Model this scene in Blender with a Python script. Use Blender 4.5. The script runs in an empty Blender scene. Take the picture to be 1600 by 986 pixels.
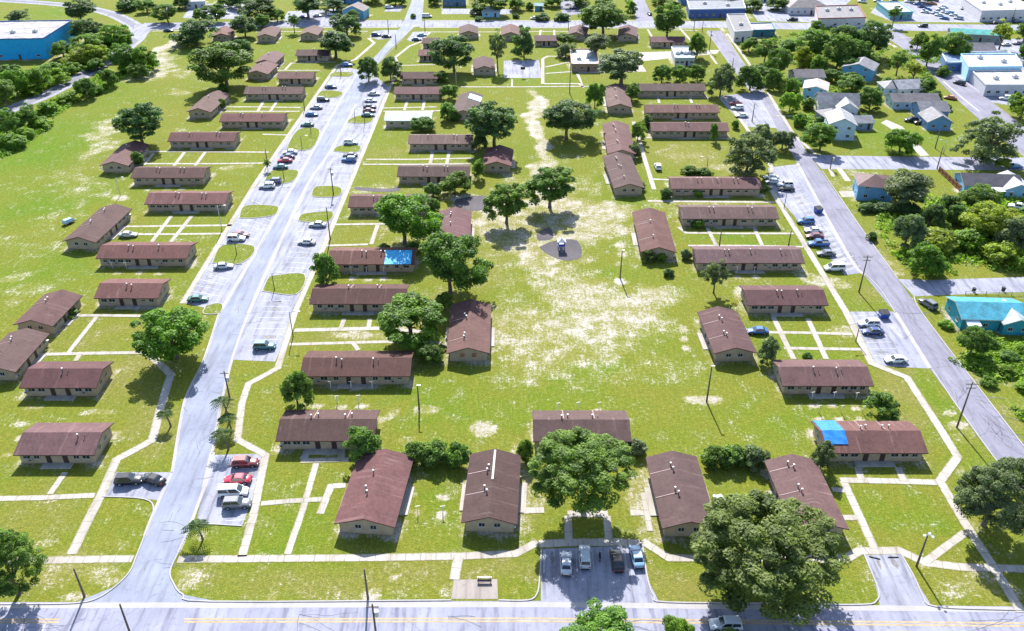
import bpy, bmesh, math, random
import numpy as np
from mathutils import Vector, Matrix
R = math.radians
rng = random.Random(7)
scene = bpy.context.scene
COL = scene.collection

# ------------------------------------------------------------------ camera and survey of the site
CAM_H, PITCH, F = 105.0, R(32.0), 1350.0          # metres, tilt, focal length in photo pixels
SP, CP = math.sin(PITCH), math.cos(PITCH)
def G(px, py, z=0.0):
    """site plan position (metres) of a surveyed point of height z"""
    dx, dv = (px - 800) / F, (py - 493) / F
    t = (CAM_H - z) / (SP + dv * CP)
    return Vector((dx * t, (CP - dv * SP) * t, z))
def mpp(py, z=0.0):
    return (CAM_H - z) / ((SP + (py - 493) / F * CP) * F)
def height_at(base, py):
    """height of a vertical post that stands at base and reaches up to row py"""
    dv = (py - 493) / F
    return CAM_H - base.y * (SP + dv * CP) / (CP - dv * SP)

cam_d = bpy.data.cameras.new('camera')
cam_d.lens = F / 1600 * 36; cam_d.sensor_width = 36; cam_d.clip_start = 1; cam_d.clip_end = 9000
cam = bpy.data.objects.new('camera', cam_d); COL.objects.link(cam)
cam.location = (0, 0, CAM_H); cam.rotation_euler = (R(90) - PITCH, 0, 0)
scene.camera = cam

# ------------------------------------------------------------------ light
SUN_EL = R(41)
sun_dir = Vector((-0.09 * math.cos(SUN_EL), math.cos(SUN_EL), math.sin(SUN_EL))).normalized()
sd = bpy.data.lights.new('sun', 'SUN'); sd.energy = 5.0; sd.angle = R(0.53); sd.color = (1.0, 0.965, 0.90)
sun = bpy.data.objects.new('sun', sd); COL.objects.link(sun)
sun.rotation_euler = (-sun_dir).to_track_quat('-Z', 'Y').to_euler(); sun.location = (0, 300, 300)
world = bpy.data.worlds.new('World'); scene.world = world; world.use_nodes = True
wn = world.node_tree
bg = wn.nodes['Background']; bg.inputs['Strength'].default_value = 0.12
sky = wn.nodes.new('ShaderNodeTexSky'); sky.sky_type = 'NISHITA'; sky.sun_disc = False
sky.sun_elevation = SUN_EL; sky.sun_rotation = math.atan2(sun_dir.x, sun_dir.y)
wn.links.new(sky.outputs[0], bg.inputs[0])
scene.view_settings.view_transform = 'Standard'; scene.view_settings.look = 'None'
scene.view_settings.gamma = 1; scene.view_settings.exposure = EXPOSURE if 'EXPOSURE' in globals() else 1.30
scene.render.engine = 'CYCLES'
scene.cycles.max_bounces = 5; scene.cycles.diffuse_bounces = 3; scene.cycles.glossy_bounces = 2
scene.cycles.transmission_bounces = 2; scene.cycles.transparent_max_bounces = 4

# ------------------------------------------------------------------ materials
class NT:
    def __init__(s, name):
        s.m = bpy.data.materials.new(name); s.m.use_nodes = True; s.t = s.m.node_tree
        s.b = s.t.nodes['Principled BSDF']; s.out = s.t.nodes['Material Output']
    def n(s, k, **kw):
        x = s.t.nodes.new(k)
        for a, v in kw.items(): setattr(x, a, v)
        return x
    def l(s, a, b): s.t.links.new(a, b)
    def noise(s, vec, scale, detail=4, rough=.6, dist=0):
        x = s.n('ShaderNodeTexNoise'); x.inputs['Scale'].default_value = scale; x.inputs['Detail'].default_value = detail
        x.inputs['Roughness'].default_value = rough; x.inputs['Distortion'].default_value = dist
        if vec is not None: s.l(vec, x.inputs['Vector'])
        return x.outputs['Fac']
    def rng(s, v, a, b, c=0., d=1., smooth=False):
        x = s.n('ShaderNodeMapRange'); x.inputs[1].default_value = a; x.inputs[2].default_value = b
        x.inputs[3].default_value = c; x.inputs[4].default_value = d
        if smooth: x.interpolation_type = 'SMOOTHSTEP'
        s.l(v, x.inputs[0]); return x.outputs[0]
    def mix(s, f, a, b, blend='MIX'):
        x = s.n('ShaderNodeMix', data_type='RGBA', blend_type=blend)
        for sock, v in ((x.inputs[0], f), (x.inputs[6], a), (x.inputs[7], b)):
            if isinstance(v, (int, float)): sock.default_value = v
            elif isinstance(v, tuple): sock.default_value = (*v[:3], 1)
            else: s.l(v, sock)
        return x.outputs[2]
    def math(s, op, a, b=0.0):
        x = s.n('ShaderNodeMath', operation=op)
        for sock, v in ((x.inputs[0], a), (x.inputs[1], b)):
            if isinstance(v, (int, float)): sock.default_value = v
            else: s.l(v, sock)
        return x.outputs[0]
    def bump(s, h, strength=.3, dist=.05):
        x = s.n('ShaderNodeBump'); x.inputs['Strength'].default_value = strength; x.inputs['Distance'].default_value = dist
        s.l(h, x.inputs['Height']); s.l(x.outputs[0], s.b.inputs['Normal'])
    def offset_coords(s, world=False):
        if world: return s.n('ShaderNodeNewGeometry').outputs['Position']
        tc = s.n('ShaderNodeTexCoord').outputs['Object']; oi = s.n('ShaderNodeObjectInfo').outputs['Random']
        k = s.math('MULTIPLY', oi, 137.0); a = s.n('ShaderNodeVectorMath', operation='ADD')
        s.l(tc, a.inputs[0]); s.l(k, a.inputs[1]); return a.outputs[0]

def M_plain(name, col, rough=.8, var=.25, scale=1.5, metallic=0., objcol=False, fine=9., spec=.3, world=False):
    q = NT(name); v = q.offset_coords(world)
    base = q.n('ShaderNodeObjectInfo').outputs['Color'] if objcol else (*col,)
    a = q.noise(v, scale, 5); b = q.noise(v, fine, 3)
    f = q.rng(a, .3, .7, 1 - var, 1 + var); g = q.rng(b, .3, .7, 1 - var * .6, 1 + var * .6)
    k = q.math('MULTIPLY', f, g)
    c = q.n('ShaderNodeVectorMath', operation='SCALE')
    if objcol: q.l(base, c.inputs[0])
    else: c.inputs[0].default_value = col
    q.l(k, c.inputs['Scale']); q.l(c.outputs[0], q.b.inputs['Base Color'])
    q.b.inputs['Roughness'].default_value = rough; q.b.inputs['Metallic'].default_value = metallic
    q.b.inputs['Specular IOR Level'].default_value = spec
    return q.m

def M_roof():
    q = NT('brown_shingle'); tc = q.n('ShaderNodeTexCoord').outputs['Object']; v = q.offset_coords()
    big = q.noise(v, .35, 5, .65); mid = q.noise(v, 2.2, 4); fine = q.noise(v, 11, 3)
    sc = q.n('ShaderNodeVectorMath', operation='MULTIPLY'); q.l(v, sc.inputs[0]); sc.inputs[1].default_value = (1.6, .12, .12)
    streak = q.noise(sc.outputs[0], 1.0, 4, .6)
    oi = q.n('ShaderNodeObjectInfo').outputs['Random']
    c = q.mix(q.rng(big, .3, .7), (.054, .021, .021), (.098, .042, .040))
    c = q.mix(q.rng(mid, .35, .75, 0, .55), c, (.125, .068, .066))
    c = q.mix(q.rng(fine, .5, .8, 0, .55), c, (.05, .027, .030))
    c = q.mix(q.rng(streak, .58, .78, 0, .5), c, (.24, .17, .155))
    c = q.mix(q.rng(streak, .42, .25, 0, .5), c, (.055, .035, .035))
    # shingle courses
    sx = q.n('ShaderNodeSeparateXYZ'); q.l(tc, sx.inputs[0])
    row = q.math('FRACT', q.math('MULTIPLY', sx.outputs[1], 3.2))
    c = q.mix(q.rng(row, .82, 1.0, 0, .35), c, (.05, .03, .03))
    h = q.n('ShaderNodeHueSaturation'); q.l(c, h.inputs['Color']); q.l(q.rng(q.math('FRACT', q.math('MULTIPLY', oi, 41.7)), 0, 1, .478, .515), h.inputs['Hue']); q.l(q.rng(oi, 0, 1, .66, 1.28), h.inputs['Value']); q.l(q.rng(q.math('FRACT', q.math('MULTIPLY', oi, 17.3)), 0, 1, .75, 1.15), h.inputs['Saturation'])
    q.l(h.outputs[0], q.b.inputs['Base Color']); q.b.inputs['Roughness'].default_value = .85
    q.b.inputs['Specular IOR Level'].default_value = .25
    q.bump(fine, .4, .03); return q.m

def M_oldroof():
    q = NT('streaked_old_roof'); v = q.offset_coords(); mp = q.n('ShaderNodeMapping'); mp.inputs['Scale'].default_value = (.05, .45, 1); mp.inputs['Rotation'].default_value = (0, 0, .5); q.l(v, mp.inputs[0])
    a = q.noise(mp.outputs[0], 1.2, 5, .7, 1.5); f = q.noise(v, .25, 5, .7)
    c = q.mix(q.rng(a, .35, .6), (.09, .085, .11), (.30, .28, .31)); c = q.mix(q.rng(f, .55, .66), c, (.50, .48, .47)); c = q.mix(q.rng(f, .42, .30), c, (.05, .05, .07))
    q.l(c, q.b.inputs['Base Color']); q.b.inputs['Roughness'].default_value = .85; return q.m
def M_wall(name='tan_block', c0=(.31, .235, .16), c1=(.40, .32, .235)):
    q = NT(name); v = q.offset_coords(); tc = q.n('ShaderNodeTexCoord').outputs['Object']
    n = q.noise(v, .8, 5); f = q.noise(v, 7, 3)
    sx = q.n('ShaderNodeSeparateXYZ'); q.l(tc, sx.inputs[0])
    row = q.math('FRACT', q.math('MULTIPLY', sx.outputs[2], 5.0))
    c = q.mix(q.rng(n, .3, .7), c0, c1)
    c = q.mix(q.rng(f, .5, .8, 0, .35), c, tuple(x * .6 for x in c0))
    c = q.mix(q.rng(row, .86, .95, 0, .35), c, tuple(x * .6 for x in c0))
    low = q.rng(q.math('ADD', sx.outputs[2], q.math('MULTIPLY', n, .5)), .25, .75, .5, 0.)
    c = q.mix(low, c, (.2, .15, .1))           # splashed mud along the foot of the wall
    q.l(c, q.b.inputs['Base Color']); q.b.inputs['Roughness'].default_value = .9; return q.m

def M_ground():
    q = NT('grass_and_sand'); P = q.n('ShaderNodeNewGeometry').outputs['Position']
    at = q.n('ShaderNodeAttribute', attribute_name='soil'); sep = q.n('ShaderNodeSeparateColor'); q.l(at.outputs['Color'], sep.inputs[0])
    sand, lush, dry = sep.outputs[0], sep.outputs[1], sep.outputs[2]
    n1 = q.noise(P, .035, 5, .6); n2 = q.noise(P, .22, 5, .65); n3 = q.noise(P, 1.3, 4, .65); n4 = q.noise(P, 4.0, 3, .7)
    st = q.n('ShaderNodeMapping'); st.inputs['Rotation'].default_value = (0, 0, R(38)); st.inputs['Scale'].default_value = (1.9, .22, 1); q.l(P, st.inputs[0])
    n5 = q.noise(st.outputs[0], 1.2, 3, .6)           # mowing streaks
    lv = q.math('ADD', q.math('MULTIPLY', lush, .75), q.math('MULTIPLY', q.rng(n1, .3, .7, -.5, .5), .75))
    lv = q.math('ADD', lv, q.rng(n2, .25, .75, -.42, .42))
    c = q.mix(q.rng(lv, -.1, .75), (.21, .195, .026), (.115, .195, .004))
    c = q.mix(q.rng(lv, .6, 1.15, 0, .9), c, (.085, .200, .003))
    dv = q.math('ADD', dry, q.rng(n2, .3, .7, -.40, .40))
    dv = q.math('ADD', dv, q.rng(n1, .3, .7, -.2, .2))
    c = q.mix(q.rng(dv, .05, .75, 0, .9), c, (.25, .205, .062))
    n7 = q.noise(P, 2.6, 3, .8)
    c = q.mix(q.rng(n7, .53, .66, 0, .55), c, (.27, .275, .048))
    c = q.mix(q.rng(n5, .52, .75, 0, .65), c, (.29, .285, .055))
    c = q.mix(q.rng(n3, .35, .65, .48, 0.), c, (.050, .092, .009))
    c = q.mix(q.rng(n4, .4, .66, .52, 0.), c, (.040, .072, .009))
    # worn thin turf where the soil shows through
    wv = q.math('ADD', sand, q.rng(n2, .3, .7, -.22, .12))
    wv = q.math('ADD', wv, q.rng(n3, .3, .7, -.12, .12))
    c = q.mix(q.rng(wv, .26, .95, 0, .55, True), c, (.275, .25, .085))
    # bare pale sand: a fleck shows where fine noise beats a threshold set by how bare the place is
    n6 = q.noise(P, 2.7, 4, .9)
    fl = q.math('ADD', q.math('MULTIPLY', n6, .70), q.math('MULTIPLY', n3, .30))
    fl = q.math('ADD', fl, q.rng(n2, .3, .7, -.085, .085))
    fl = q.math('ADD', fl, q.rng(n5, .3, .7, -.04, .04))
    th = q.rng(sand, 0, 1, .67, .435)
    d = q.math('SUBTRACT', fl, th)
    # the finest tussocks dither the edge so sand reads as many flecks, never a soft wash
    sandc = q.mix(q.rng(n2, .3, .7), (.27, .24, .205), (.40, .375, .35))
    sandc = q.mix(q.rng(n4, .5, .75, 0, .35), sandc, (.17, .15, .07))
    c = q.mix(q.rng(d, 0., .05), c, sandc)
    q.l(c, q.b.inputs['Base Color']); q.b.inputs['Roughness'].default_value = 1; q.b.inputs['Specular IOR Level'].default_value = .1
    q.bump(q.math('ADD', n4, q.math('MULTIPLY', n3, .6)), .7, .22); return q.m

def M_paved(name, c0, c1, crack=True, stain=.4, stainc=(.12, .115, .12), ang=0, joints=False):
    q = NT(name); P = q.n('ShaderNodeNewGeometry').outputs['Position']
    mp = q.n('ShaderNodeMapping'); mp.inputs['Rotation'].default_value = (0, 0, ang); mp.inputs['Scale'].default_value = (1, .10, 1); q.l(P, mp.inputs[0])
    a = q.noise(P, .12, 5, .6); b = q.noise(P, .9, 5, .65); f = q.noise(P, 6, 3, .7); s = q.noise(mp.outputs[0], .9, 4, .6)
    c = q.mix(q.rng(a, .3, .7), c0, c1)
    c = q.mix(q.rng(s, .50, .68, 0, stain), c, stainc)
    c = q.mix(q.rng(s, .45, .25, 0, .35), c, tuple(min(.85, x * 1.25) for x in c1))
    c = q.mix(q.rng(b, .55, .8, 0, stain), c, stainc)
    c = q.mix(q.rng(f, .5, .8, 0, .3), c, tuple(x * .6 for x in c0))
    if joints:
        uv = q.n('ShaderNodeUVMap'); sx = q.n('ShaderNodeSeparateXYZ'); q.l(uv.outputs[0], sx.inputs[0])
        jt = q.math('FRACT', q.math('MULTIPLY', sx.outputs[1], 1 / 2.4)); jm = q.math('MULTIPLY', q.rng(jt, .945, .955), q.rng(sx.outputs[0], .5, .6))
        c = q.mix(q.math('MULTIPLY', jm, .55), c, (.10, .085, .065))
        ed = q.math('ABSOLUTE', q.math('SUBTRACT', sx.outputs[0], 1.5)); e2 = q.math('ADD', ed, q.rng(b, .3, .7, -.10, .10))
        em = q.math('MULTIPLY', q.rng(e2, .36, .50, 0, .85), q.rng(sx.outputs[0], .5, .6)); c = q.mix(em, c, (.16, .15, .055))
    if crack:
        vo = q.n('ShaderNodeTexVoronoi', feature='DISTANCE_TO_EDGE'); vo.inputs['Scale'].default_value = .11
        w = q.n('ShaderNodeVectorMath', operation='SCALE'); q.l(P, w.inputs[0]); w.inputs['Scale'].default_value = 1
        dn = q.n('ShaderNodeTexNoise'); dn.inputs['Scale'].default_value = .4; dn.inputs['Detail'].default_value = 4; q.l(P, dn.inputs['Vector'])
        ad = q.n('ShaderNodeVectorMath', operation='MULTIPLY_ADD'); q.l(dn.outputs['Color'], ad.inputs[0]); ad.inputs[1].default_value = (4, 4, 0); q.l(P, ad.inputs[2])
        q.l(ad.outputs[0], vo.inputs['Vector'])
        cr = q.rng(vo.outputs['Distance'], 0, .010, .45, 0)
        c = q.mix(q.math('MULTIPLY', cr, q.rng(b, .35, .6)), c, tuple(x * .45 for x in c0))
    q.l(c, q.b.inputs['Base Color']); q.b.inputs['Roughness'].default_value = .9; q.b.inputs['Specular IOR Level'].default_value = .2
    return q.m

def M_leaf(name):
    q = NT(name); oi = q.n('ShaderNodeObjectInfo'); at = q.n('ShaderNodeAttribute', attribute_name='tone')
    h = q.n('ShaderNodeHueSaturation'); q.l(oi.outputs['Color'], h.inputs['Color'])
    q.l(q.rng(at.outputs['Fac'], 0, 1, .42, 1.75), h.inputs['Value']); q.l(q.rng(at.outputs['Fac'], 0, 1, .525, .482), h.inputs['Hue'])
    q.l(h.outputs[0], q.b.inputs['Base Color']); q.b.inputs['Roughness'].default_value = .6; q.b.inputs['Specular IOR Level'].default_value = .25
    tr = q.n('ShaderNodeBsdfTranslucent'); br = q.mix(1.0, h.outputs[0], (1.4, 1.75, .55), 'MULTIPLY'); q.l(br, tr.inputs[0])
    mx = q.n('ShaderNodeMixShader'); mx.inputs[0].default_value = .42
    q.l(q.b.outputs[0], mx.inputs[1]); q.l(tr.outputs[0], mx.inputs[2]); q.l(mx.outputs[0], q.out.inputs[0]); return q.m

def M_glass():
    q = NT('dark_glass'); q.b.inputs['Base Color'].default_value = (.018, .026, .034, 1); q.b.inputs['Roughness'].default_value = .06
    q.b.inputs['Specular IOR Level'].default_value = .9; return q.m
def M_paint():
    q = NT('car_paint'); c = q.n('ShaderNodeObjectInfo').outputs['Color']; v = q.offset_coords(); n = q.noise(v, 2, 4)
    k = q.mix(q.rng(n, .4, .75, 0, .05), c, (.25, .22, .19)); q.l(k, q.b.inputs['Base Color'])
    q.b.inputs['Roughness'].default_value = .28; q.b.inputs['Coat Weight'].default_value = .5; q.b.inputs['Coat Roughness'].default_value = .08; return q.m

MT = dict(
    roof=M_roof(), oldroof=M_oldroof(), patchroof=M_oldroof(), wall=M_wall(), wallcol=M_plain('painted_wall', (1, 1, 1), .8, .12, .8, objcol=True),
    roofcol=M_plain('coloured_roof', (1, 1, 1), .7, .36, .45, objcol=True, fine=3.),
    ground=M_ground(), leaf=M_leaf('leaf'), glass=M_glass(), paint=M_paint(),
    fascia=M_plain('fascia_wood', (.09, .05, .045), .8), trim=M_plain('pale_trim', (.42, .40, .36), .7, .12),
    door=M_plain('dark_door', (.05, .03, .028), .6), boards=M_plain('brown_boards', (.26, .12, .06), .8),
    conc=M_paved('concrete_walk', (.29, .265, .24), (.38, .36, .335), False, .6, (.20, .17, .13), joints=True),
    kerb=M_paved('kerb_concrete', (.27, .26, .265), (.35, .34, .35), False, .3, (.25, .24, .22)),
    street=M_paved('worn_asphalt', (.165, .182, .245), (.24, .26, .335), True, .6, (.125, .13, .165)),
    east=M_paved('old_grey_asphalt', (.150, .148, .195), (.215, .21, .265), True, .55, (.10, .10, .125), R(-35)),
    lane=M_paved('dark_lane', (.12, .12, .15), (.19, .19, .225), False, .4, (.09, .09, .11)),
    main=M_paved('highway_asphalt', (.18, .185, .25), (.265, .27, .345), True, .75, (.095, .095, .135), R(90)),
    lot=M_paved('parking_concrete', (.19, .196, .252), (.29, .296, .365), True, .75, (.10, .10, .125), R(90)),
    pad=M_paved('stained_pad', (.22, .19, .175), (.29, .26, .24), False, .5, (.13, .11, .10)),
    crack=M_plain('crack_sealer', (.11, .11, .135), .8, .3, 1.0, world=True),
    mulch=M_paved('dark_mulch', (.055, .05, .058), (.095, .085, .095), False, .4, (.07, .06, .06)),
    white=M_plain('road_paint_white', (.36, .36, .38), .8, .3, 1.2, world=True), yellow=M_plain('road_paint_yellow', (.33, .25, .15), .8, .3, 1.0, world=True),
    oil=M_plain('oil_stain', (.13, .125, .13), .7, .4, 1.5, world=True),
    bark=M_plain('bark', (.13, .10, .08), .95, .35, 2.5), wood=M_plain('weathered_pole', (.13, .10, .085), .9, .3, 3),
    metal=M_plain('galvanised_metal', (.42, .43, .44), .45, .15, 2, .6), rubber=M_plain('tyre_rubber', (.02, .02, .021), .85, .2),
    rim=M_plain('wheel_rim', (.45, .46, .48), .35, .1, 3, .7), red=M_plain('tail_lamp_red', (.42, .02, .02), .3, .05),
    lamp=M_plain('clear_lamp', (.75, .76, .78), .2, .05), black=M_plain('black_plastic', (.025, .025, .027), .6),
    tarp=M_plain('blue_tarp', (.012, .155, .50), .45, .3, 1.2), cyantarp=M_plain('cyan_tarp', (.02, .34, .62), .45, .3, 1.2), paletarp=M_plain('pale_blue_tarp', (.30, .52, .66), .5, .2, 1.2),
    blue=M_plain('blue_enamel', (.03, .08, .34), .4, .15), vent=M_plain('white_vent_cap', (.62, .61, .60), .5, .05),
    pipe=M_plain('dark_pipe', (.10, .07, .07), .6), unit=M_plain('rooftop_unit_metal', (.5, .51, .53), .5, .15, 2, .3),
    flash=M_plain('stained_flashing', (.30, .22, .22), .8),
    net=M_plain('orange_rim', (.6, .18, .04), .5), rust=M_plain('rust_red', (.25, .07, .05), .8),
)

# ------------------------------------------------------------------ object helpers
def tag(o, label=None, cat=None, group=None, kind=None):
    for k, v in (('label', label), ('category', cat), ('group', group), ('kind', kind)):
        if v: o[k] = v
    return o
def mesh_obj(name, me, parent=None, loc=None, rz=None):
    o = bpy.data.objects.new(name, me); COL.objects.link(o)
    if parent: o.parent = parent
    if loc is not None: o.location = loc
    if rz is not None: o.rotation_euler = (0, 0, rz)
    return o
def empty(name, loc, rz=0):
    o = bpy.data.objects.new(name, None); COL.objects.link(o); o.location = loc; o.rotation_euler = (0, 0, rz)
    o.empty_display_size = .5; return o
class MB:
    """collects simple shapes into one mesh"""
    def __init__(s): s.bm = bmesh.new()
    def face(s, pts, mi=0):
        f = s.bm.faces.new([s.bm.verts.new(p) for p in pts]); f.material_index = mi; return f
    def box(s, c, d, mi=0, bev=0, rot=None):
        r = bmesh.ops.create_cube(s.bm, size=1); vs = r['verts']
        for v in vs:
            p = Vector((v.co.x * d[0], v.co.y * d[1], v.co.z * d[2]))
            if rot: p = rot @ p
            v.co = p + Vector(c)
        fs = {f for v in vs for f in v.link_faces}
        for f in fs: f.material_index = mi
        if bev:
            es = {e for f in fs for e in f.edges}
            rr = bmesh.ops.bevel(s.bm, geom=list(es), offset=bev, segments=2, affect='EDGES')
            for f in rr['faces']: f.material_index = mi
        return s
    def hexa(s, p, mi=0):
        """p: four bottom points then the four above them"""
        vs = [s.bm.verts.new(q) for q in p]
        for idx in ((3, 2, 1, 0), (4, 5, 6, 7), (0, 1, 5, 4), (1, 2, 6, 5), (2, 3, 7, 6), (3, 0, 4, 7)):
            s.bm.faces.new([vs[i] for i in idx]).material_index = mi
        return s
    def tube(s, a, b, r0, r1=None, n=10, mi=0, cap=True):
        a, b = Vector(a), Vector(b); r1 = r0 if r1 is None else r1
        d = (b - a).normalized(); u = d.orthogonal().normalized(); w = d.cross(u)
        A = []; B = []
        for i in range(n):
            t = 2 * math.pi * i / n; k = u * math.cos(t) + w * math.sin(t)
            A.append(s.bm.verts.new(a + k * r0)); B.append(s.bm.verts.new(b + k * r1))
        for i in range(n):
            f = s.bm.faces.new((A[i], A[(i + 1) % n], B[(i + 1) % n], B[i])); f.material_index = mi; f.smooth = True
        if cap:
            s.bm.faces.new(A[::-1]).material_index = mi; s.bm.faces.new(B).material_index = mi
        return s
    def path(s, pts, rad, n=7, mi=0):
        for i in range(len(pts) - 1): s.tube(pts[i], pts[i + 1], rad[i], rad[i + 1], n, mi, cap=(i == len(pts) - 2))
        return s
    def mesh(s, name, *mats):
        me = bpy.data.meshes.new(name); bmesh.ops.recalc_face_normals(s.bm, faces=s.bm.faces)
        s.bm.to_mesh(me); s.bm.free()
        for m in mats: me.materials.append(MT[m] if isinstance(m, str) else m)
        return me
    def obj(s, name, mats, parent=None, loc=None, rz=None):
        mats = mats if isinstance(mats, (list, tuple)) else [mats]
        return mesh_obj(name, s.mesh(name, *mats), parent, loc, rz)

# ------------------------------------------------------------------ sheets: roads, lots, paths
def poly_world(pts, z): 
    return [G(x, y) + Vector((0, 0, z)) for x, y in pts]
NSHEET = [0]
def sheet(name, pts, z, mat):
    NSHEET[0] += 1; z += .0004 * NSHEET[0]
    b = MB(); b.face(poly_world(pts, z)); bmesh.ops.triangulate(b.bm, faces=b.bm.faces)
    for f in b.bm.faces:
        f.normal_update()
        if f.normal.z < 0: f.normal_flip()
    me = bpy.data.meshes.new(name); b.bm.to_mesh(me); b.bm.free(); me.materials.append(MT[mat])
    return tag(mesh_obj(name, me), kind='structure')
def strip_pts(pw, w):
    L = []; Rr = []
    for i, p in enumerate(pw):
        d0 = (p - pw[i - 1]).normalized() if i else None; d1 = (pw[i + 1] - p).normalized() if i < len(pw) - 1 else None
        d = ((d0 or d1) + (d1 or d0)).normalized(); nrm = Vector((-d.y, d.x, 0))
        k = w / 2 / max(.5, abs(nrm.dot(Vector((-(d1 or d0).y, (d1 or d0).x, 0)))))
        L.append(p + nrm * k); Rr.append(p - nrm * k)
    return L, Rr
def strip(b, pts, w, z, mi=0, world=False):
    pw = [Vector((p.x, p.y, z)) for p in pts] if world else poly_world(pts, z)
    L, Rr = strip_pts(pw, w); dist = .01
    for i in range(len(pw) - 1):
        f = b.face((Rr[i], Rr[i + 1], L[i + 1], L[i]), mi); f.normal_update()
        uvl = b.bm.loops.layers.uv.verify(); d1 = dist + (pw[i + 1] - pw[i]).length
        for lp, uvv in zip(f.loops, ((1, dist), (1, d1), (2, d1), (2, dist))): lp[uvl].uv = uvv
        dist = d1
        if f.normal.z < 0: f.normal_flip()
def smooth_px(pts, n=4):
    """Catmull-Rom through surveyed points"""
    out = []
    P = [pts[0]] + list(pts) + [pts[-1]]
    for i in range(1, len(P) - 2):
        for k in range(n):
            t = k / n; a, b, c, d = P[i - 1], P[i], P[i + 1], P[i + 2]
            out.append(tuple(.5 * (2 * b[j] + (c[j] - a[j]) * t + (2 * a[j] - 5 * b[j] + 4 * c[j] - d[j]) * t * t + (3 * b[j] - a[j] - 3 * c[j] + d[j]) * t ** 3) for j in (0, 1)))
    out.append(tuple(pts[-1])); return out
def kerb(pts, w=.22, h=.12, smooth=True):
    pts = smooth_px(pts) if smooth else pts
    pw = poly_world(pts, 0); L, Rr = strip_pts(pw, w); b = MB(); up = Vector((0, 0, h)); dn = Vector((0, 0, -.05))
    for i in range(len(pw) - 1):
        b.hexa((Rr[i] + dn, Rr[i + 1] + dn, L[i + 1] + dn, L[i] + dn, Rr[i] + up, Rr[i + 1] + up, L[i + 1] + up, L[i] + up))
    return tag(b.obj('kerb', 'kerb'), kind='structure')

# ------------------------------------------------------------------ low apartment blocks
EAVE, RIDGE, HALF, OVER = 2.5, 3.95, 4.55, .62
GRP = 'brown-roofed apartment blocks of the estate'
def win_mesh(w, h, shutter):
    b = MB(); b.box((0, .02, 0), (w, .04, h)); return b.mesh('window', 'glass')
def frame_mesh(w, h):
    b = MB(); t = .07
    for z in (h / 2, -h / 2): b.box((0, .0, z), (w + 2 * t, .10, t))
    for x in (w / 2 + t / 2, -w / 2 - t / 2): b.box((x, 0, 0), (t, .10, h - t))
    b.box((0, 0, 0), (.05, .09, h - t)); b.box((0, -.03, -h / 2 - .08), (w + .25, .16, .07)); return b.mesh('window_frame', 'trim')
WIN = {k: (win_mesh(*k, False), frame_mesh(*k)) for k in ((1.3, .8), (.95, .85), (.75, .5))}
db = MB(); db.box((0, 0, 1.02), (.92, .08, 2.04)); DOOR_ME = db.mesh('door', 'door')
db = MB(); db.box((0, 0, 1.02), (.92, .08, 2.04)); DOOR_BR = db.mesh('door', 'boards')
db = MB(); db.box((0, 0, 0), (1.0, .05, 1.0)); BOARD_ME = db.mesh('window_board', 'boards')
db = MB(); db.tube((.34, -.05, 1.0), (.34, -.11, 1.0), .035, n=6); HANDLE_ME = db.mesh('handle', 'metal')
db = MB(); db.tube((0, 0, -.3), (0, 0, .62), .085, n=8, mi=0); db.tube((0, 0, .57), (0, 0, .80), .19, .15, 10, 1); VENT_ME = db.mesh('vent_pipe', 'pipe', 'vent')
db = MB(); db.tube((0, 0, -.3), (0, 0, .42), .06, n=6, mi=0); db.tube((0, 0, .40), (0, 0, .5), .12, .09, 8, 0); VENT2_ME = db.mesh('vent_pipe', 'pipe', 'vent')
db = MB(); db.box((0, -.18, 0), (.62, .42, .42), 0, .02); db.box((0, -.4, 0), (.5, .02, .32), 1); AC_ME = db.mesh('air_conditioner', 'unit', 'black')
FOOT = []
def roof_mb(L, half, eave, ridge, over, hip=0.0, thick=.14):
    """gable (or hip) roof of length L between gable ends, eaves over the walls"""
    b = MB(); hl = L / 2
    r0, r1 = -hl + hip, hl - hip
    n = max(1, int(L / 2.2)) if not hip else 1
    rr = random.Random(int(L * 100))
    dz = [rr.uniform(-.035, .035) for _ in range(n + 1)]
    xsn = [-hl + L * i / n for i in range(n + 1)]
    for s in (-1, 1):
        for i in range(n):
            a0, a1 = xsn[i], xsn[i + 1]
            t0, t1 = (r0, r1) if hip else (a0, a1)
            z0, z1 = ridge + dz[i], ridge + dz[i + 1]
            e0, e1 = eave + dz[i] * .7, eave + dz[i + 1] * .7
            p = [(a0, s * half, e0), (a1, s * half, e1), (t1, 0, z1), (t0, 0, z0)]
            b.face(p, 0); 
            b.face([(x, y, z - thick) for x, y, z in p], 1); b.face([p[0], p[1], (a1, s * half, e1 - thick - .06), (a0, s * half, e0 - thick - .06)], 1)
        if not hip:
            for x, k in ((-hl, 0), (hl, n)):
                e, z = eave + dz[k] * .7, ridge + dz[k]
                b.face([(x, s * half, e), (x, 0, z), (x, 0, z - thick - .06), (x, s * half, e - thick - .06)], 1)
    if hip:
        for s in (-1, 1):
            x, rx = s * hl, (r1 if s > 0 else r0)
            b.face([(x, -half, eave), (x, half, eave), (rx, 0, ridge)], 0)
            b.face([(x, -half, eave), (x, half, eave), (x, half, eave - thick), (x, -half, eave - thick)], 1)
        b.face([(-hl, -half, eave - thick), (hl, -half, eave - thick), (hl, half, eave - thick), (-hl, half, eave - thick)], 1)
    return b
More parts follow.
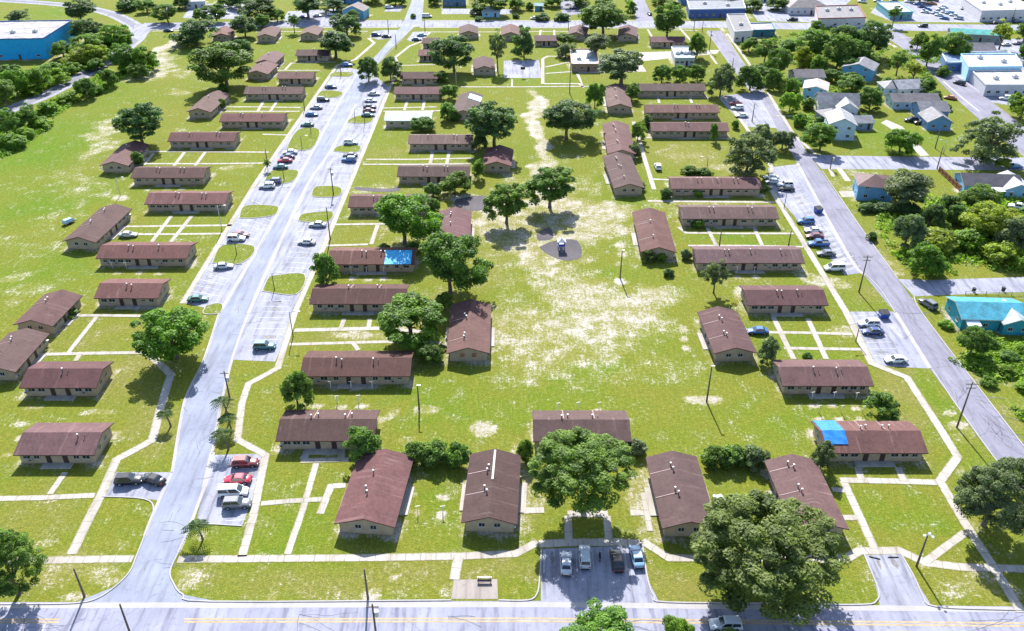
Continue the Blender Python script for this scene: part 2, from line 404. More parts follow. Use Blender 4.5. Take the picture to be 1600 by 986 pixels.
def walls_mb(lx, ly, h, peak=None):
    """four walls, gable triangles at the X ends when peak is given; z from -.3"""
    b = MB(); x, y = lx / 2, ly / 2; z0 = -.3
    b.face([(-x, -y, z0), (x, -y, z0), (x, -y, h), (-x, -y, h)]); b.face([(x, y, z0), (-x, y, z0), (-x, y, h), (x, y, h)])
    for s in (-1, 1):
        p = [(s * x, -y, z0), (s * x, y, z0), (s * x, y, h)] + ([(s * x, 0, peak)] if peak else []) + [(s * x, -y, h)]
        b.face(p)
    return b
def put(name, me, parent, loc, rz=0, label=None):
    o = mesh_obj(name, me, parent, loc, rz)
    if label: o['label'] = label
    return o
def add_window(root, kind, loc, rz):
    w = put('window', WIN[kind][0], root, loc, rz); put('window_frame', WIN[kind][1], w, (0, 0, 0)); return w
def add_door(root, loc, rz, me=None):
    d = put('door', me or DOOR_ME, root, loc, rz); put('handle', HANDLE_ME, d, (0, 0, 0)); return d
def slope_z(y, half=HALF, eave=EAVE, ridge=RIDGE): return eave + (ridge - eave) * (1 - abs(y) / half)
def apartment(c, L, rz, label, half=HALF, seed=0, tarp=None, vents=None, ridge_strip=False, boarded=False, flip=False, ac=False):
    r = random.Random(seed * 13 + 5)
    root = empty('apartment_block', c, rz); tag(root, label, 'apartment building', GRP)
    lx, ly = L - 2 * OVER, 2 * half - 2 * OVER; hw = EAVE + (RIDGE - EAVE) * OVER / half - .16
    walls_mb(lx, ly, hw, RIDGE - .16).obj('wall', 'wall', root)
    roof_mb(L, half, EAVE, RIDGE, OVER).obj('roof', ['roof', 'fascia'], root)
    for s in (-1, 1):
        w = min(7.5, lx * .42); b = MB(); b.box((0, s * (ly / 2 + .75), .06), (w, 1.5, .18)); b.obj('porch_slab', 'conc', root)
    # long faces: a pair of doors near the middle, windows to both sides
    for s in (-1, 1):
        y = s * (ly / 2 + .012); rot = 0 if s < 0 else math.pi
        n = max(2, round(lx / 4.2)); dx = 1.5 if lx > 13 else 1.1
        for sx in (-1, 1): add_door(root, (sx * dx, y, .14), rot, DOOR_BR if boarded and sx > 0 else None)
        side = max(2, int(lx / 2 / 2.7) - (1 if lx < 15 else 0))
        for sx in (-1, 1):
            for k in range(side):
                x = dx + 1.1 + (lx / 2 - dx - 1.6) * (k + .55) / side
                kind = r.choice([(1.3, .8), (.95, .85), (.75, .5), (1.3, .8)])
                add_window(root, kind, (sx * x, y, 1.55), rot)
                if r.random() < .18: put('air_conditioner', AC_ME, root, (sx * (x + 1.1), y + s * .01, 1.1), rot)
    for s in (-1, 1):
        x = s * (lx / 2 + .012); rot = R(90) * s
        for yy in (-1.25, 1.25):
            w = add_window(root, (.95, .85), (x, yy, 1.6), rot)
            if boarded and s < 0: put('window_board', BOARD_ME, w, (0, -.06, 0))
    side_sgn = -1 if not flip else 1
    fr = vents if vents is not None else ([-.2, .14] if L > 14 else [-.08])
    for f in fr:
        for k in (0, 1):
            yv = side_sgn * (.55 + .5 * r.random() + .25 * k); x = f * L + k * (.95 + .3 * r.random())
            put('vent_pipe', VENT_ME if k == 0 or r.random() < .55 else VENT2_ME, root, (x, yv, slope_z(yv, half)))
    if flip and L > 12 and half < 5:
        for f in fr[:2]:
            b = MB(); y0, y1 = .5, half - .1; x = f * L + .4
            b.hexa([(x - .07, y0, slope_z(y0, half) + .01), (x + .07, y0, slope_z(y0, half) + .01), (x + .07, y1, slope_z(y1, half) + .01), (x - .07, y1, slope_z(y1, half) + .01), (x - .07, y0, slope_z(y0, half) + .05), (x + .07, y0, slope_z(y0, half) + .05), (x + .07, y1, slope_z(y1, half) + .05), (x - .07, y1, slope_z(y1, half) + .05)])
            b.obj('flashing_strip', 'flash', root)
    if ridge_strip:
        b = MB(); b.box((L * .25, 0, RIDGE + .06), (L * .45, .35, .12)); o = b.obj('ridge_cap', 'trim', root); o['label'] = 'pale strip along the upper half of the ridge'
    if tarp:
        x0, x1, sides, m = tarp
        b = MB()
        for s in sides:
            nn = 8; 
            for i in range(nn):
                a0, a1 = x0 + (x1 - x0) * i / nn, x0 + (x1 - x0) * (i + 1) / nn
                for j in range(4):
                    ext = (half + .05) * (.62 if (s < 0 and len(sides) == 2) else 1); y0, y1 = s * ext * j / 4, s * ext * (j + 1) / 4
                    wv = lambda x, y: slope_z(y, half) + .07 + .05 * math.sin(x * 2.3 + y) * math.cos(y * 1.7)
                    b.face([(a0, y0, wv(a0, y0)), (a1, y0, wv(a1, y0)), (a1, y1, wv(a1, y1)), (a0, y1, wv(a0, y1))])
        bmesh.ops.remove_doubles(b.bm, verts=b.bm.verts, dist=.01)
        bmesh.ops.solidify(b.bm, geom=b.bm.faces, thickness=.03)
        o = b.obj('tarp', m, root); o['label'] = 'bright blue tarp nailed over one end of the roof' if m != 'paletarp' else 'pale blue tarp over the far end of the roof'
    FOOT.append((c.x, c.y, lx / 2, ly / 2, rz)); return root
def EW(x0, x1, y, label, **k):
    half = k.get('half', HALF)
    a, b = G(x0, y, EAVE), G(x1, y, EAVE); d = (b - a).normalized(); n = Vector((-d.y, d.x, 0))
    c = (a + b) / 2 + n * half; c.z = 0
    return apartment(c, (b - a).length, math.atan2(d.y, d.x), label, **k)
def NS(xs_, ys_, xn, yn, label, **k):
    a, b = G(xs_, ys_, RIDGE), G(xn, yn, RIDGE); d = (b - a).normalized(); c = (a + b) / 2; c.z = 0
    return apartment(c, (b - a).length, math.atan2(d.y, d.x), label, flip=k.pop('flip', True), **k)
P_ = 'long low brown-roofed block '
_s = [0]
def sd_():
    _s[0] += 1; return _s[0]
# left column, from the front backwards
EW(20, 147, 711, 'low tan block with brown roof, lowest at left, above two black parked cars', seed=sd_(), vents=[.22])
EW(29, 150, 606, 'low tan block with brown roof beside the big leafy tree at the left street', seed=sd_(), vents=[-.02])
NS(-14, 572, 42, 512, 'brown-roofed block turned end-on and cut by the left edge of the picture', seed=sd_())
NS(48, 500, 97, 452, 'end-on brown-roofed block at left, just above the one cut by the edge', seed=sd_(), vents=[.1])
EW(146, 247, 466, 'short tan block with brown roof whose front path meets two crossed walks at left', seed=sd_(), vents=[-.05])
EW(149, 292, 404, 'brown-roofed block right below the silver car parked on the grass', seed=sd_(), vents=[-.18, .15])
NS(121, 370, 180, 318, 'end-on brown-roofed block with the silver car parked at its right side', seed=sd_(), vents=[-.1, .25])
EW(225, 352, 319, 'brown-roofed block just above the silver car and the crossed paths, at left', seed=sd_(), vents=[-.15, .18])
EW(203, 318, 278, 'brown-roofed block directly above the lamp with a round sand patch, at left', seed=sd_(), vents=[-.18, .15])
NS(176, 252, 211, 219, 'end-on brown-roofed block in front of the lone dark tree on the left field', seed=sd_(), vents=[.2])
EW(261, 366, 221, 'brown-roofed block right of the lone dark tree on the left field', seed=sd_(), vents=[-.2, .2])
EW(342, 443, 190, 'brown-roofed block two rows up from the lone dark tree, at left of the street', seed=sd_())
NS(309, 169, 341, 141, 'end-on brown-roofed block below the rounded dark oak on the left', seed=sd_(), vents=[.1])
EW(380, 472, 147, 'brown-roofed block beside the top parking spaces left of the street', seed=sd_())
EW(432, 489, 123, 'small short brown-roofed block at the upper end of the left parking row', seed=sd_(), vents=[0])
NS(400, 110, 417, 95, 'lower of two touching end-on brown-roofed blocks, upper left', seed=sd_(), vents=[.1], half=4.8)
NS(413, 93, 429, 79, 'upper of two touching end-on brown-roofed blocks, upper left', seed=sd_(), vents=[.1])
EW(461, 514, 87, 'brown-roofed block half under a spreading tree, upper left of the street', seed=sd_(), vents=[0])
NS(414, 53, 425, 40, 'small end-on brown-roofed block alone on grass near the far road, upper left', seed=sd_(), vents=[])
NS(481, 50, 491, 39, 'small end-on brown-roofed block left of the spreading tree near the far road', seed=sd_(), vents=[])
NS(345, 52, 352, 40, 'brown-roofed block peeking between two dark oaks at the upper left', seed=sd_(), vents=[])
# middle column
EW(430, 584, 689, 'brown-roofed block with a round bush at its right front corner, lower middle', seed=sd_(), vents=[-.18, .17], flip=True)
EW(468, 641, 588, 'long brown-roofed block with four white vents beside the dark gable building', seed=sd_(), vents=[-.19, .15])
EW(483, 634, 475, 'brown-roofed block half hidden by a bright leafy tree, two below the blue tarp', seed=sd_(), vents=[-.12, .18], flip=True)
EW(511, 648, 413, 'brown-roofed block with a blue tarp over its right end', seed=sd_(), tarp=(3.3, 9.9, (-1,), 'cyantarp'), vents=[-.12, .1])
EW(543, 672, 324, 'brown-roofed block mostly hidden behind a bright leafy tree by the middle parking', seed=sd_())
EW(620, 734, 276, 'brown-roofed block with a bush over its right end, below a pair of walks', seed=sd_(), vents=[-.15, .14])
EW(637, 739, 225, 'brown-roofed block left of the big dark oak in the middle', seed=sd_(), vents=[-.2, .2])
EW(615, 688, 147, 'brown-roofed block just above the one with the whitish roof', seed=sd_(), vents=[])
EW(625, 684, 123, 'brown-roofed block third above the whitish roof, beside two street trees', seed=sd_(), vents=[])
EW(653, 682, 87, 'small brown-roofed block tucked left of the large round tree near the top', seed=sd_(), vents=[])
EW(659, 686, 68, 'smallest brown-roofed block by the top of the street, behind parked cars', seed=sd_(), vents=[])
NS(724, 172, 736, 142, 'end-on brown-roofed block with a pale blue tarp at its far end', seed=sd_(), tarp=(2.5, 8., (-1,), 'paletarp'), vents=[])
NS(757, 103, 755, 87, 'end-on brown-roofed block right of the large round tree near the top', seed=sd_(), vents=[])
NS(732, 48, 732, 37, 'end-on brown-roofed block by the far road, above the large round tree', seed=sd_(), vents=[])
NS(798, 50, 798, 37, 'end-on brown-roofed block by the far road, right of a thin bare tree', seed=sd_(), vents=[])
NS(707, 368, 711, 323, 'end-on brown-roofed block behind the shaggy tree, beside the sandy ground', seed=sd_(), vents=[-.1, .2])
NS(731, 543, 736, 467, 'end-on brown-roofed block with boarded gable windows in the middle', seed=sd_(), vents=[-.3, .1], boarded=True)
NS(776, 252, 781, 226, 'end-on brown-roofed block below the big dark oak in the middle', seed=sd_(), vents=[.1])
NS(568, 811, 603, 701, 'end-on brown-roofed block at lower middle left, beside the grass with T walks', seed=sd_(), vents=[-.15, .14], half=5.0)
NS(764, 808, 774, 701, 'end-on brown-roofed block with a pale ridge strip at lower middle', seed=sd_(), vents=[-.15, .16], ridge_strip=True)
EW(833, 987, 690, 'brown-roofed block behind the huge tree at bottom centre', seed=sd_(), vents=[-.2, .12], flip=True)
# right column
NS(1080, 815, 1050, 704, 'end-on brown-roofed block right of the shaded bottom parking lot', seed=sd_(), vents=[-.12, .22])
NS(1286, 818, 1236, 709, 'end-on brown-roofed block beside the square bright lawn, bottom right', seed=sd_(), vents=[-.05, .3])
EW(1290, 1451, 708, 'brown-roofed block with a blue tarp on its left end, lower right', seed=sd_(), tarp=(-8.8, -4.7, (-1, 1), 'tarp'), vents=[-.08, .14], flip=True)
EW(1223, 1366, 603, 'brown-roofed block above the blue-tarped one at the lower right', seed=sd_(), vents=[-.12, .13])
NS(1151, 543, 1122, 478, 'end-on brown-roofed block with a blue car at its right side', seed=sd_(), vents=[-.2, .15])
EW(1168, 1295, 477, 'brown-roofed block facing the grid of crossed walks on the right', seed=sd_(), vents=[-.1, .15])
EW(1088, 1258, 411, 'longest brown-roofed block on the right, with a small tree at its front left', seed=sd_(), vents=[-.22, .02, .3])
NS(1030, 386, 1014, 324, 'end-on brown-roofed block with a vine over its gable, beside the sandy field', seed=sd_(), vents=[-.25, .12])
EW(1065, 1218, 342, 'brown-roofed block with a pinkish bush at its front, facing two striped lawns', seed=sd_(), vents=[-.2, .2])
EW(1049, 1192, 295, 'brown-roofed block behind a low hedge, below the sunny yard with a white car', seed=sd_(), vents=[-.2, .02, .2])
NS(984, 287, 964, 237, 'lower of two touching end-on blocks left of the sunny yard with a white car', seed=sd_(), vents=[-.3, .0, .25])
NS(972, 234, 962, 188, 'upper of two touching end-on blocks left of the sunny yard with a white car', seed=sd_(), vents=[-.25, .1, .3])
EW(1018, 1140, 205, 'brown-roofed block with a dark narrow tree at its front, above the sunny yard', seed=sd_(), vents=[-.05])
EW(1009, 1125, 176, 'brown-roofed block second above the sunny yard, with low bushes in front', seed=sd_(), vents=[-.1, .2])
NS(969, 162, 962, 130, 'end-on brown-roofed block right below the sprawling live oak', seed=sd_(), vents=[-.2, .2])
EW(995, 1104, 142, 'brown-roofed block in front of a row of round trees, upper right middle', seed=sd_(), vents=[])
EW(1017, 1072, 66, 'brown-roofed block by the far road beside a tall round street tree', seed=sd_(), vents=[], tarp=None)
NS(981, 52, 982, 38, 'end-on brown-roofed block shaded by big trees next to the far road', seed=sd_(), vents=[])
EW(835, 873, 64, 'short brown-roofed block near the far road, right of a round tree', seed=sd_(), vents=[])
NS(900, 50, 906, 38, 'small end-on brown-roofed block left of the big trees by the far road', seed=sd_(), vents=[])

# ------------------------------------------------------------------ houses and commercial buildings
def house(px, py, w, d, h, rz, rtype, wallc, roofc, label, cat='house', rise=1.6, name='house', over=.45, storeys=1, wing=None, porch=None, axis='x'):
    """w along local X (the ridge), d across; px, py: middle of the front foot line"""
    c = G(px, py); rz = R(rz); root = empty(name, c + Vector((-math.sin(rz), math.cos(rz), 0)) * d / 2 if axis == 'x' else c, rz); tag(root, label, cat)
    pk = h + rise * (1 - over / (d / 2 + over)) if rtype == 'gable' else None
    wallc = tuple(v * .85 for v in wallc); o = walls_mb(w, d, h - .02, h + rise - .25 if rtype == 'gable' else None).obj('wall', 'wallcol', root); o.color = (*wallc, 1)
    o = roof_mb(w + 2 * over, d / 2 + over, h, h + rise + .08, over, hip=(d / 2 + over) * .95 if rtype == 'hip' else 0).obj('roof', ['roofcol', 'trim'], root); o.color = (*(v * .36 for v in roofc), 1) if max(roofc) < .5 and max(roofc) - min(roofc) < .15 else (*(v * .55 for v in roofc), 1)
    for st in range(storeys):
        z = 1.5 + st * 2.7
        for s in (-1, 1):
            n = max(2, int(w / 3.2))
            for k in range(n):
                x = -w / 2 + w * (k + .5) / n
                if st == 0 and k == n // 2: add_door(root, (x, s * (d / 2 + .012), .1), 0 if s < 0 else math.pi)
                else: add_window(root, (.95, .85), (x, s * (d / 2 + .012), z), 0 if s < 0 else math.pi)
            for yy in (-d / 4, d / 4): add_window(root, (.95, .85), (s * (w / 2 + .012), yy, z), R(90) * s)
    if porch:
        x, pw, pd, ph, colr = porch
        b = MB(); y0 = -d / 2
        b.hexa([(x - pw / 2, y0 - pd, ph), (x + pw / 2, y0 - pd, ph), (x + pw / 2, y0 - .02, ph + .45), (x - pw / 2, y0 - .02, ph + .45), (x - pw / 2, y0 - pd, ph + .1), (x + pw / 2, y0 - pd, ph + .1), (x + pw / 2, y0 - .02, ph + .55), (x - pw / 2, y0 - .02, ph + .55)])
        o = b.obj('porch_roof', 'roofcol', root); o.color = (*colr, 1)
        b = MB()
        for xx in (x - pw / 2 + .15, x + pw / 2 - .15): b.tube((xx, y0 - pd + .15, -.1), (xx, y0 - pd + .15, ph), .08, n=6)
        b.obj('porch_post', 'trim', root); b = MB(); b.box((x, y0 - pd / 2, .1), (pw, pd - .04, .3)); b.obj('porch_floor', 'conc', root)
    if wing:
        x, y, ww, wd, wh, wr, wt, rc = wing
        o = walls_mb(ww, wd, wh - .02, wh + wr - .25 if wt == 'gable' else None).obj('wing', 'wallcol', root, (x, y, 0), R(90)); o.color = (*wallc, 1)
        o = roof_mb(ww + .9, wd / 2 + .45, wh, wh + wr, .45, hip=(wd / 2) * .9 if wt == 'hip' else 0).obj('wing_roof', ['roofcol', 'trim'], root, (x, y, 0), R(90)); o.color = (*(v * .42 for v in rc), 1)
        for yy in (-wd / 4, wd / 4): add_window(root, (.95, .85), (x + yy, y - ww / 2 - .012, 1.5), 0)
    FOOT.append((root.location.x, root.location.y, w / 2, d / 2, rz)); return root
def flat_roofed(pts, h, wallc, roofc, label, cat='store', name='commercial_building', units=2, front=4, band=None, par=.5, roofm='roofcol'):
    """pts: foot of the building, counter-clockwise, first edge is the front"""
    P = [G(*p) for p in pts]; c = sum(P, Vector()) / len(P); root = empty(name, c); tag(root, label, cat)
    Q = [p - c for p in P]; n = len(Q); b = MB()
    for i in range(n):
        a, e = Q[i], Q[(i + 1) % n]
        b.face([(a.x, a.y, -.3), (e.x, e.y, -.3), (e.x, e.y, h), (a.x, a.y, h)])
    o = b.obj('wall', 'wallcol', root); o.color = (*wallc, 1)
    b = MB(); b.face([(q.x, q.y, h - .02) for q in Q])
    o = b.obj('roof', roofm, root); o.color = (*(v * .72 for v in roofc), 1)
    b = MB()
    for i in range(n):
        a, e = Q[i], Q[(i + 1) % n]; d = (e - a).normalized(); m = (a + e) / 2; ang = math.atan2(d.y, d.x)
        b.box((m.x, m.y, h + par / 2 - .1), ((e - a).length + .28, .3, par), rot=Matrix.Rotation(ang, 3, 'Z'))
    o = b.obj('parapet', 'wallcol', root); o.color = (*(band or tuple(min(.85, x * 1.15) for x in wallc)), 1)
    rr = random.Random(len(label))
    for k in range(units):
        t, u = (k + .5) / units * .8 + .1, rr.uniform(.3, .7)
        p = (Q[0].lerp(Q[1], t)).lerp(Q[3].lerp(Q[2], t) if n > 3 else Q[2], u)
        b = MB(); b.box((0, 0, .55), (1.9, 1.5, 1.1), 0, .05); b.tube((0, 0, 1.1), (0, 0, 1.2), .5, n=12, mi=1); b.obj('rooftop_unit', ['unit', 'black'], root, (p.x, p.y, h))
    for ei in range(2):
        a, e = Q[ei], Q[(ei + 1) % n]; d = (e - a).normalized(); L = (e - a).length; ang = math.atan2(d.y, d.x); nn = max(1, int(L / 5)) if ei else front
        out = Vector((d.y, -d.x, 0)) * .012
        for k in range(nn):
            p = a.lerp(e, (k + .5) / nn) + out
            if k == nn // 2 and ei == 0: add_door(root, (p.x, p.y, .05), ang)
            else: add_window(root, (1.3, .8), (p.x, p.y, 1.6), ang)
    xs_, ys_ = [p.x for p in P], [p.y for p in P]
    FOOT.append((c.x, c.y, (max(xs_) - min(xs_)) / 2, (max(ys_) - min(ys_)) / 2, 0)); return root
WHITE, PBLUE, LGREY, BLUEW = (.55, .56, .58), (.25, .48, .66), (.46, .46, .50), (.10, .34, .62)
# inside the estate
house(638, 199, 15.5, 9, 2.6, 0, 'gable', (.42, .36, .28), (.52, .62, .68), 'low building with weathered whitish roof and pale blue edges by the middle parking', 'apartment building', 1.3, 'apartment_block', .6)
flat_roofed([(1054, 103), (1084, 103), (1076, 85), (1048, 85)], 3.2, (.40, .42, .46), (.40, .48, .56), 'flat pale blue-roofed hall with small rooftop units behind a row of round trees', 'hall', 'community_hall', 4)
flat_roofed([(893, 112), (935, 112), (930, 88), (890, 88)], 3.0, (.30, .20, .16), (.42, .45, .5), 'white flat-roofed building left of the sprawling live oak', 'hall', 'community_hall', 2)
# right hand houses; pale walls coloured with the blue of their shade
house(1264, 132, 12, 9, 2.9, 2, 'gable', WHITE, (.24, .22, .26), 'white house with grey-brown roof at the left of the house cluster under trees', rise=1.9)
house(1290, 154, 10, 8.5, 4.6, 70, 'gable', (.22, .48, .68), (.62, .52, .48), 'tall pale blue-shaded house with a worn whitish-pink roof', rise=1.2, storeys=2)
house(1308, 178, 14, 9, 3.4, -8, 'gable', (.62, .64, .66), (.40, .42, .48), 'white house with broad grey gable roof between the tall blue-shaded house and two-storey house', rise=3.0, wing=(2.5, -5, 7, 7, 3.2, 2.4, 'gable', (.52, .54, .58)))
house(1329, 211, 11, 8.5, 5.4, 80, 'gable', (.50, .64, .76), (.44, .45, .50), 'two-storey pale blue-shaded house with grey roof standing nearest the side road corner', rise=2.2, storeys=2)
house(1308, 196, 9, 8, 3.0, 10, 'hip', (.35, .35, .40), (.36, .33, .40), 'small low house with lilac-grey hip roof left of the two-storey pale blue-shaded house', rise=2.0)
house(1350, 203, 6, 7, 2.6, 5, 'gable', (.24, .32, .48), (.36, .38, .44), 'small dark blue-shaded shed-like house right of the two-storey pale blue-shaded house', rise=1.4)
house(1365, 122, 11, 12, 4.4, 60, 'gable', (.14, .36, .58), (.40, .40, .46), 'tall deep blue-shaded house with grey roof among the trees', rise=2.0, storeys=2)
house(1399, 149, 9, 8, 2.8, 0, 'hip', (.40, .56, .70), (.40, .41, .46), 'small pale blue-shaded house with grey hip roof, upper left of the gabled cottages', rise=1.9)
house(1423, 150, 11, 9, 2.9, 8, 'gable', WHITE, (.44, .44, .50), 'white house with light grey gable roof beside a round tree near the side street', rise=2.2)
house(1430, 171, 17, 8.5, 2.9, 0, 'gable', (.42, .58, .72), (.27, .25, .29), 'long pale blue-shaded house with brown-grey roof above two black parked cars', rise=1.8)
house(1458, 187, 10, 9, 3.2, 0, 'gable', (.14, .26, .48), (.38, .38, .44), 'dark blue-shaded house with grey roof behind the gabled blue-shaded cottage', rise=2.1)
house(1476, 197, 9, 8, 3.0, 88, 'gable', (.16, .32, .56), (.34, .34, .40), 'blue-shaded gabled cottage nearest the side street, with grey roof', rise=2.4)
house(1387, 307, 9, 9.5, 4.6, 78, 'hip', (.16, .36, .60), (.24, .12, .13), 'blue-shaded house with dark red hip roof half hidden by a grey oak', rise=1.9, storeys=2)
house(1548, 305, 16, 9, 2.9, -6, 'gable', (.22, .44, .66), (.13, .13, .17), 'blue-shaded house with charcoal and white roof right of the bushy vacant lot', rise=2.0, wing=(6.5, -1.5, 10, 7, 2.9, 1.8, 'gable', (.70, .72, .76)), porch=(2, 6, 2.6, 2.3, (.72, .74, .78)))
house(1549, 517, 14, 9, 3.1, -3, 'gable', (.03, .30, .38), (.06, .38, .52), 'turquoise house with blue metal roof at the right edge', rise=1.6, wing=(4.5, -2, 8, 6, 2.9, 1.4, 'gable', (.52, .64, .72)), porch=(-5, 3, 2, 2.3, (.55, .66, .74)))
house(1531, 92, 12, 9, 3.4, 0, 'gable', (.08, .20, .40), (.40, .37, .42), 'dark blue-shaded gabled building behind the round trees, upper right', 'building', 2.4, axis='x')
flat_roofed([(1536, 150), (1620, 150), (1590, 127), (1514, 127)], 4.2, LGREY, (.42, .42, .42), 'long grey commercial building with weathered white roof at the right edge', units=2, front=6)
flat_roofed([(1508, 127), (1590, 126), (1580, 106), (1496, 106)], 5.6, (.34, .56, .72), (.40, .42, .46), 'pale blue-fronted commercial building behind the long grey one', units=2, front=5)
flat_roofed([(1476, 112), (1590, 108), (1570, 94), (1468, 96)], 3.6, (.08, .16, .32), (.16, .24, .40), 'dark blue flat-roofed shop row with white edge, upper right', units=1, front=5, band=(.6, .63, .68))
house(1524, 66, 22, 9, 3.6, -12, 'gable', (.30, .34, .36), (.05, .42, .40), 'building with a long teal green metal roof, upper right', 'building', 1.2)
flat_roofed([(1530, 34), (1610, 32), (1578, 10), (1500, 12)], 5.2, (.52, .50, .52), (.48, .48, .48), 'large store with bright white roof at the top right corner', units=3, front=7)
flat_roofed([(1390, 31), (1424, 30), (1402, 14), (1368, 14)], 3.4, (.12, .30, .36), (.46, .47, .48), 'small white flat-roofed shop beside the big car lot', units=1, front=3)
flat_roofed([(1276, 44), (1350, 42), (1338, 22), (1272, 24)], 4.4, (.52, .48, .50), (.16, .15, .17), 'grey flat-roofed brick shop with dark red front bays by the far road', units=3, front=4, band=(.26, .10, .10))
house(1262, 23, 20, 14, 3.6, 0, 'hip', (.62, .62, .64), (.32, .29, .32), 'white building with a wide grey hip roof near the top right', 'building', 3.0)
flat_roofed([(1076, 29), (1163, 27), (1158, 13), (1072, 14)], 4.4, (.05, .10, .26), (.13, .145, .19), 'long dark blue store with slate roof and white fascia by the far road', units=2, front=8, band=(.66, .68, .74))
house(1092, 7, 20, 9, 4.2, 0, 'gable', (.10, .22, .50), (.04, .27, .72), 'building with bright blue roof behind the long slate-roofed store', 'building', 1.6)
flat_roofed([(1146, 66), (1174, 64), (1162, 37), (1134, 38)], 4.6, (.52, .50, .52), (.13, .125, .15), 'narrow grey flat-roofed building at the corner of the far road and right street', units=1, front=3)
flat_roofed([(1170, 58), (1210, 57), (1204, 46), (1163, 47)], 3.0, (.04, .16, .22), (.42, .42, .42), 'low teal building with patchy white roof attached right of the narrow grey one', units=0, front=3, roofm='patchroof')
# top side
house(573, 27, 9, 11, 4.0, 80, 'gable', (.16, .42, .66), (.26, .18, .20), 'blue-fronted house with brown gable roof beside the street at the top', rise=2.4)
house(767, 27, 9, 8, 2.8, 0, 'hip', (.30, .52, .72), (.42, .52, .62), 'small pale blue house with blue-grey hip roof at the top middle', rise=2.0)
flat_roofed([(692, 10), (728, 10), (726, -4), (692, -4)], 4.2, (.08, .16, .26), (.05, .30, .40), 'teal-roofed dark building at the top right of the street', units=1, front=4)
flat_roofed([(512, 6), (566, 5), (562, -8), (512, -8)], 4.0, (.06, .22, .48), (.20, .35, .52), 'long low deep blue building on the top edge, left of the street', units=1, front=5)
flat_roofed([(292, 14), (322, 13), (320, 2), (290, 3)], 3.4, (.45, .45, .46), (.42, .42, .43), 'pale roofed carport building under trees, top left', units=1, front=3)
flat_roofed([(-40, 94), (76, 92), (120, 62), (-20, 64)], 8.6, (.012, .30, .62), (.48, .46, .52), 'big warehouse with vivid blue wall and streaked grey roof, upper left', 'warehouse', 'warehouse', 3, 4, band=(.05, .12, .28), roofm='oldroof')
house(842, 17, 4, 4, 2.6, 0, 'gable', (.05, .30, .40), (.30, .55, .60), 'tiny turquoise shed on the lawn at the top middle', 'shed', 1.0)
house(1195, 3, 16, 9, 3.4, 0, 'gable', (.5, .5, .55), (.30, .33, .42), 'low grey building on the top edge right of the blue-roofed one', 'building', 1.4)
# ------------------------------------------------------------------ streets, lots and walks (all from survey points)
W_L = [(150, 936), (182, 915), (203, 893), (213, 870), (226, 837), (243, 794), (269, 738), (284, 647), (294, 612), (319, 561), (342, 490), (400, 393), (486, 241), (532, 157), (562, 109), (587, 88), (618, 51), (628, 42)]
W_R = [(322, 938), (286, 929), (271, 911), (266, 893), (279, 863), (294, 830), (319, 761), (332, 705), (345, 632), (365, 553), (388, 490), (420, 417), (479, 291), (514, 240), (557, 162), (593, 96), (641, 48), (648, 42)]
sheet('street', [(120, 941)] + smooth_px(W_L[1:-1], 3) + [(630, 38), (652, 38)] + smooth_px(W_R[1:-1], 3)[::-1] + [(345, 941)], .012, 'street')
sheet('street', [(631, 33), (646, -6), (663, -6), (659, 33)], .012, 'street')
# right hand street
E_L = [(1104, 48), (1152, 117), (1200, 180), (1246, 255), (1327, 402), (1398, 488), (1453, 576), (1499, 640), (1537, 693), (1600, 778), (1660, 860), (1738, 966)]
E_R = [(1127, 48), (1162, 99), (1200, 152), (1240, 206), (1281, 265), (1341, 350), (1403, 436), (1441, 490), (1520, 594), (1600, 698), (1700, 830), (1804, 967)]
sheet('street', E_L + E_R[::-1], .012, 'east')
# front road with its yellow line
sheet('road', [(-700, 940), (120, 941), (838, 939), (1020, 941), (1375, 946), (1450, 946), (2300, 957), (3200, 1100), (-1400, 1090)], .016, 'main')
b = MB(); strip(b, [(-600, 947.5), (120, 946), (838, 944.5), (1450, 951), (2300, 962)], 1.0, .022)
tag(b.obj('gutter', 'kerb'), kind='structure')
b = MB()
for y, gap in ((968, 0), (972.5, 0)):
    strip(b, [(-300, y), (92, y)], .3, .024); strip(b, [(288, y - .6), (840, y - 1.6), (1600, y + 6)], .3, .024); strip(b, [(1600, y + 6), (2200, y + 12)], .3, .024)
tag(b.obj('road_line', 'yellow'), kind='structure')
b = MB()
for x in (42, 68): strip(b, [(x + 3, 974), (x - 4, 990)], .25, .028)
tag(b.obj('road_line', 'white'), kind='structure')
# far cross road and others
sheet('road', [(225, 36), (420, 33.5), (632, 33), (1100, 33), (1240, 36), (1600, 39), (1800, 41), (1800, 51), (1600, 50), (1240, 46), (1100, 43), (632, 42), (420, 42), (225, 47)], .016, 'main')
b = MB()
strip(b, [(238, 48.8), (420, 43.6), (622, 42.8)], 1.1, .024); strip(b, [(656, 43), (1095, 44)], 1.1, .024)
strip(b, [(420, 32.6), (628, 32)], 1.0, .024); strip(b, [(664, 32), (992, 32)], 1.0, .024)
tag(b.obj('gutter', 'kerb'), kind='structure')
sheet('street', [(993, 33), (988, -8), (1004, -8), (1022, 33)], .012, 'east')
sheet('street', [(1300, 243), (1420, 245), (1600, 246), (1750, 247), (1750, 268), (1600, 266), (1420, 265), (1284, 264), (1262, 240)], .008, 'lot')
sheet('street', [(1403, 436), (1450, 438), (1500, 436), (1600, 433), (1760, 432), (1760, 456), (1600, 456), (1500, 460), (1428, 463)], .008, 'lot')
sheet('street', smooth_px([(1370, 50), (1405, 72), (1448, 108), (1490, 150), (1545, 200), (1600, 245), (1640, 290)], 3) + smooth_px([(1700, 290), (1650, 240), (1590, 190), (1540, 152), (1490, 115), (1440, 72), (1405, 50)], 3), .020, 'east')
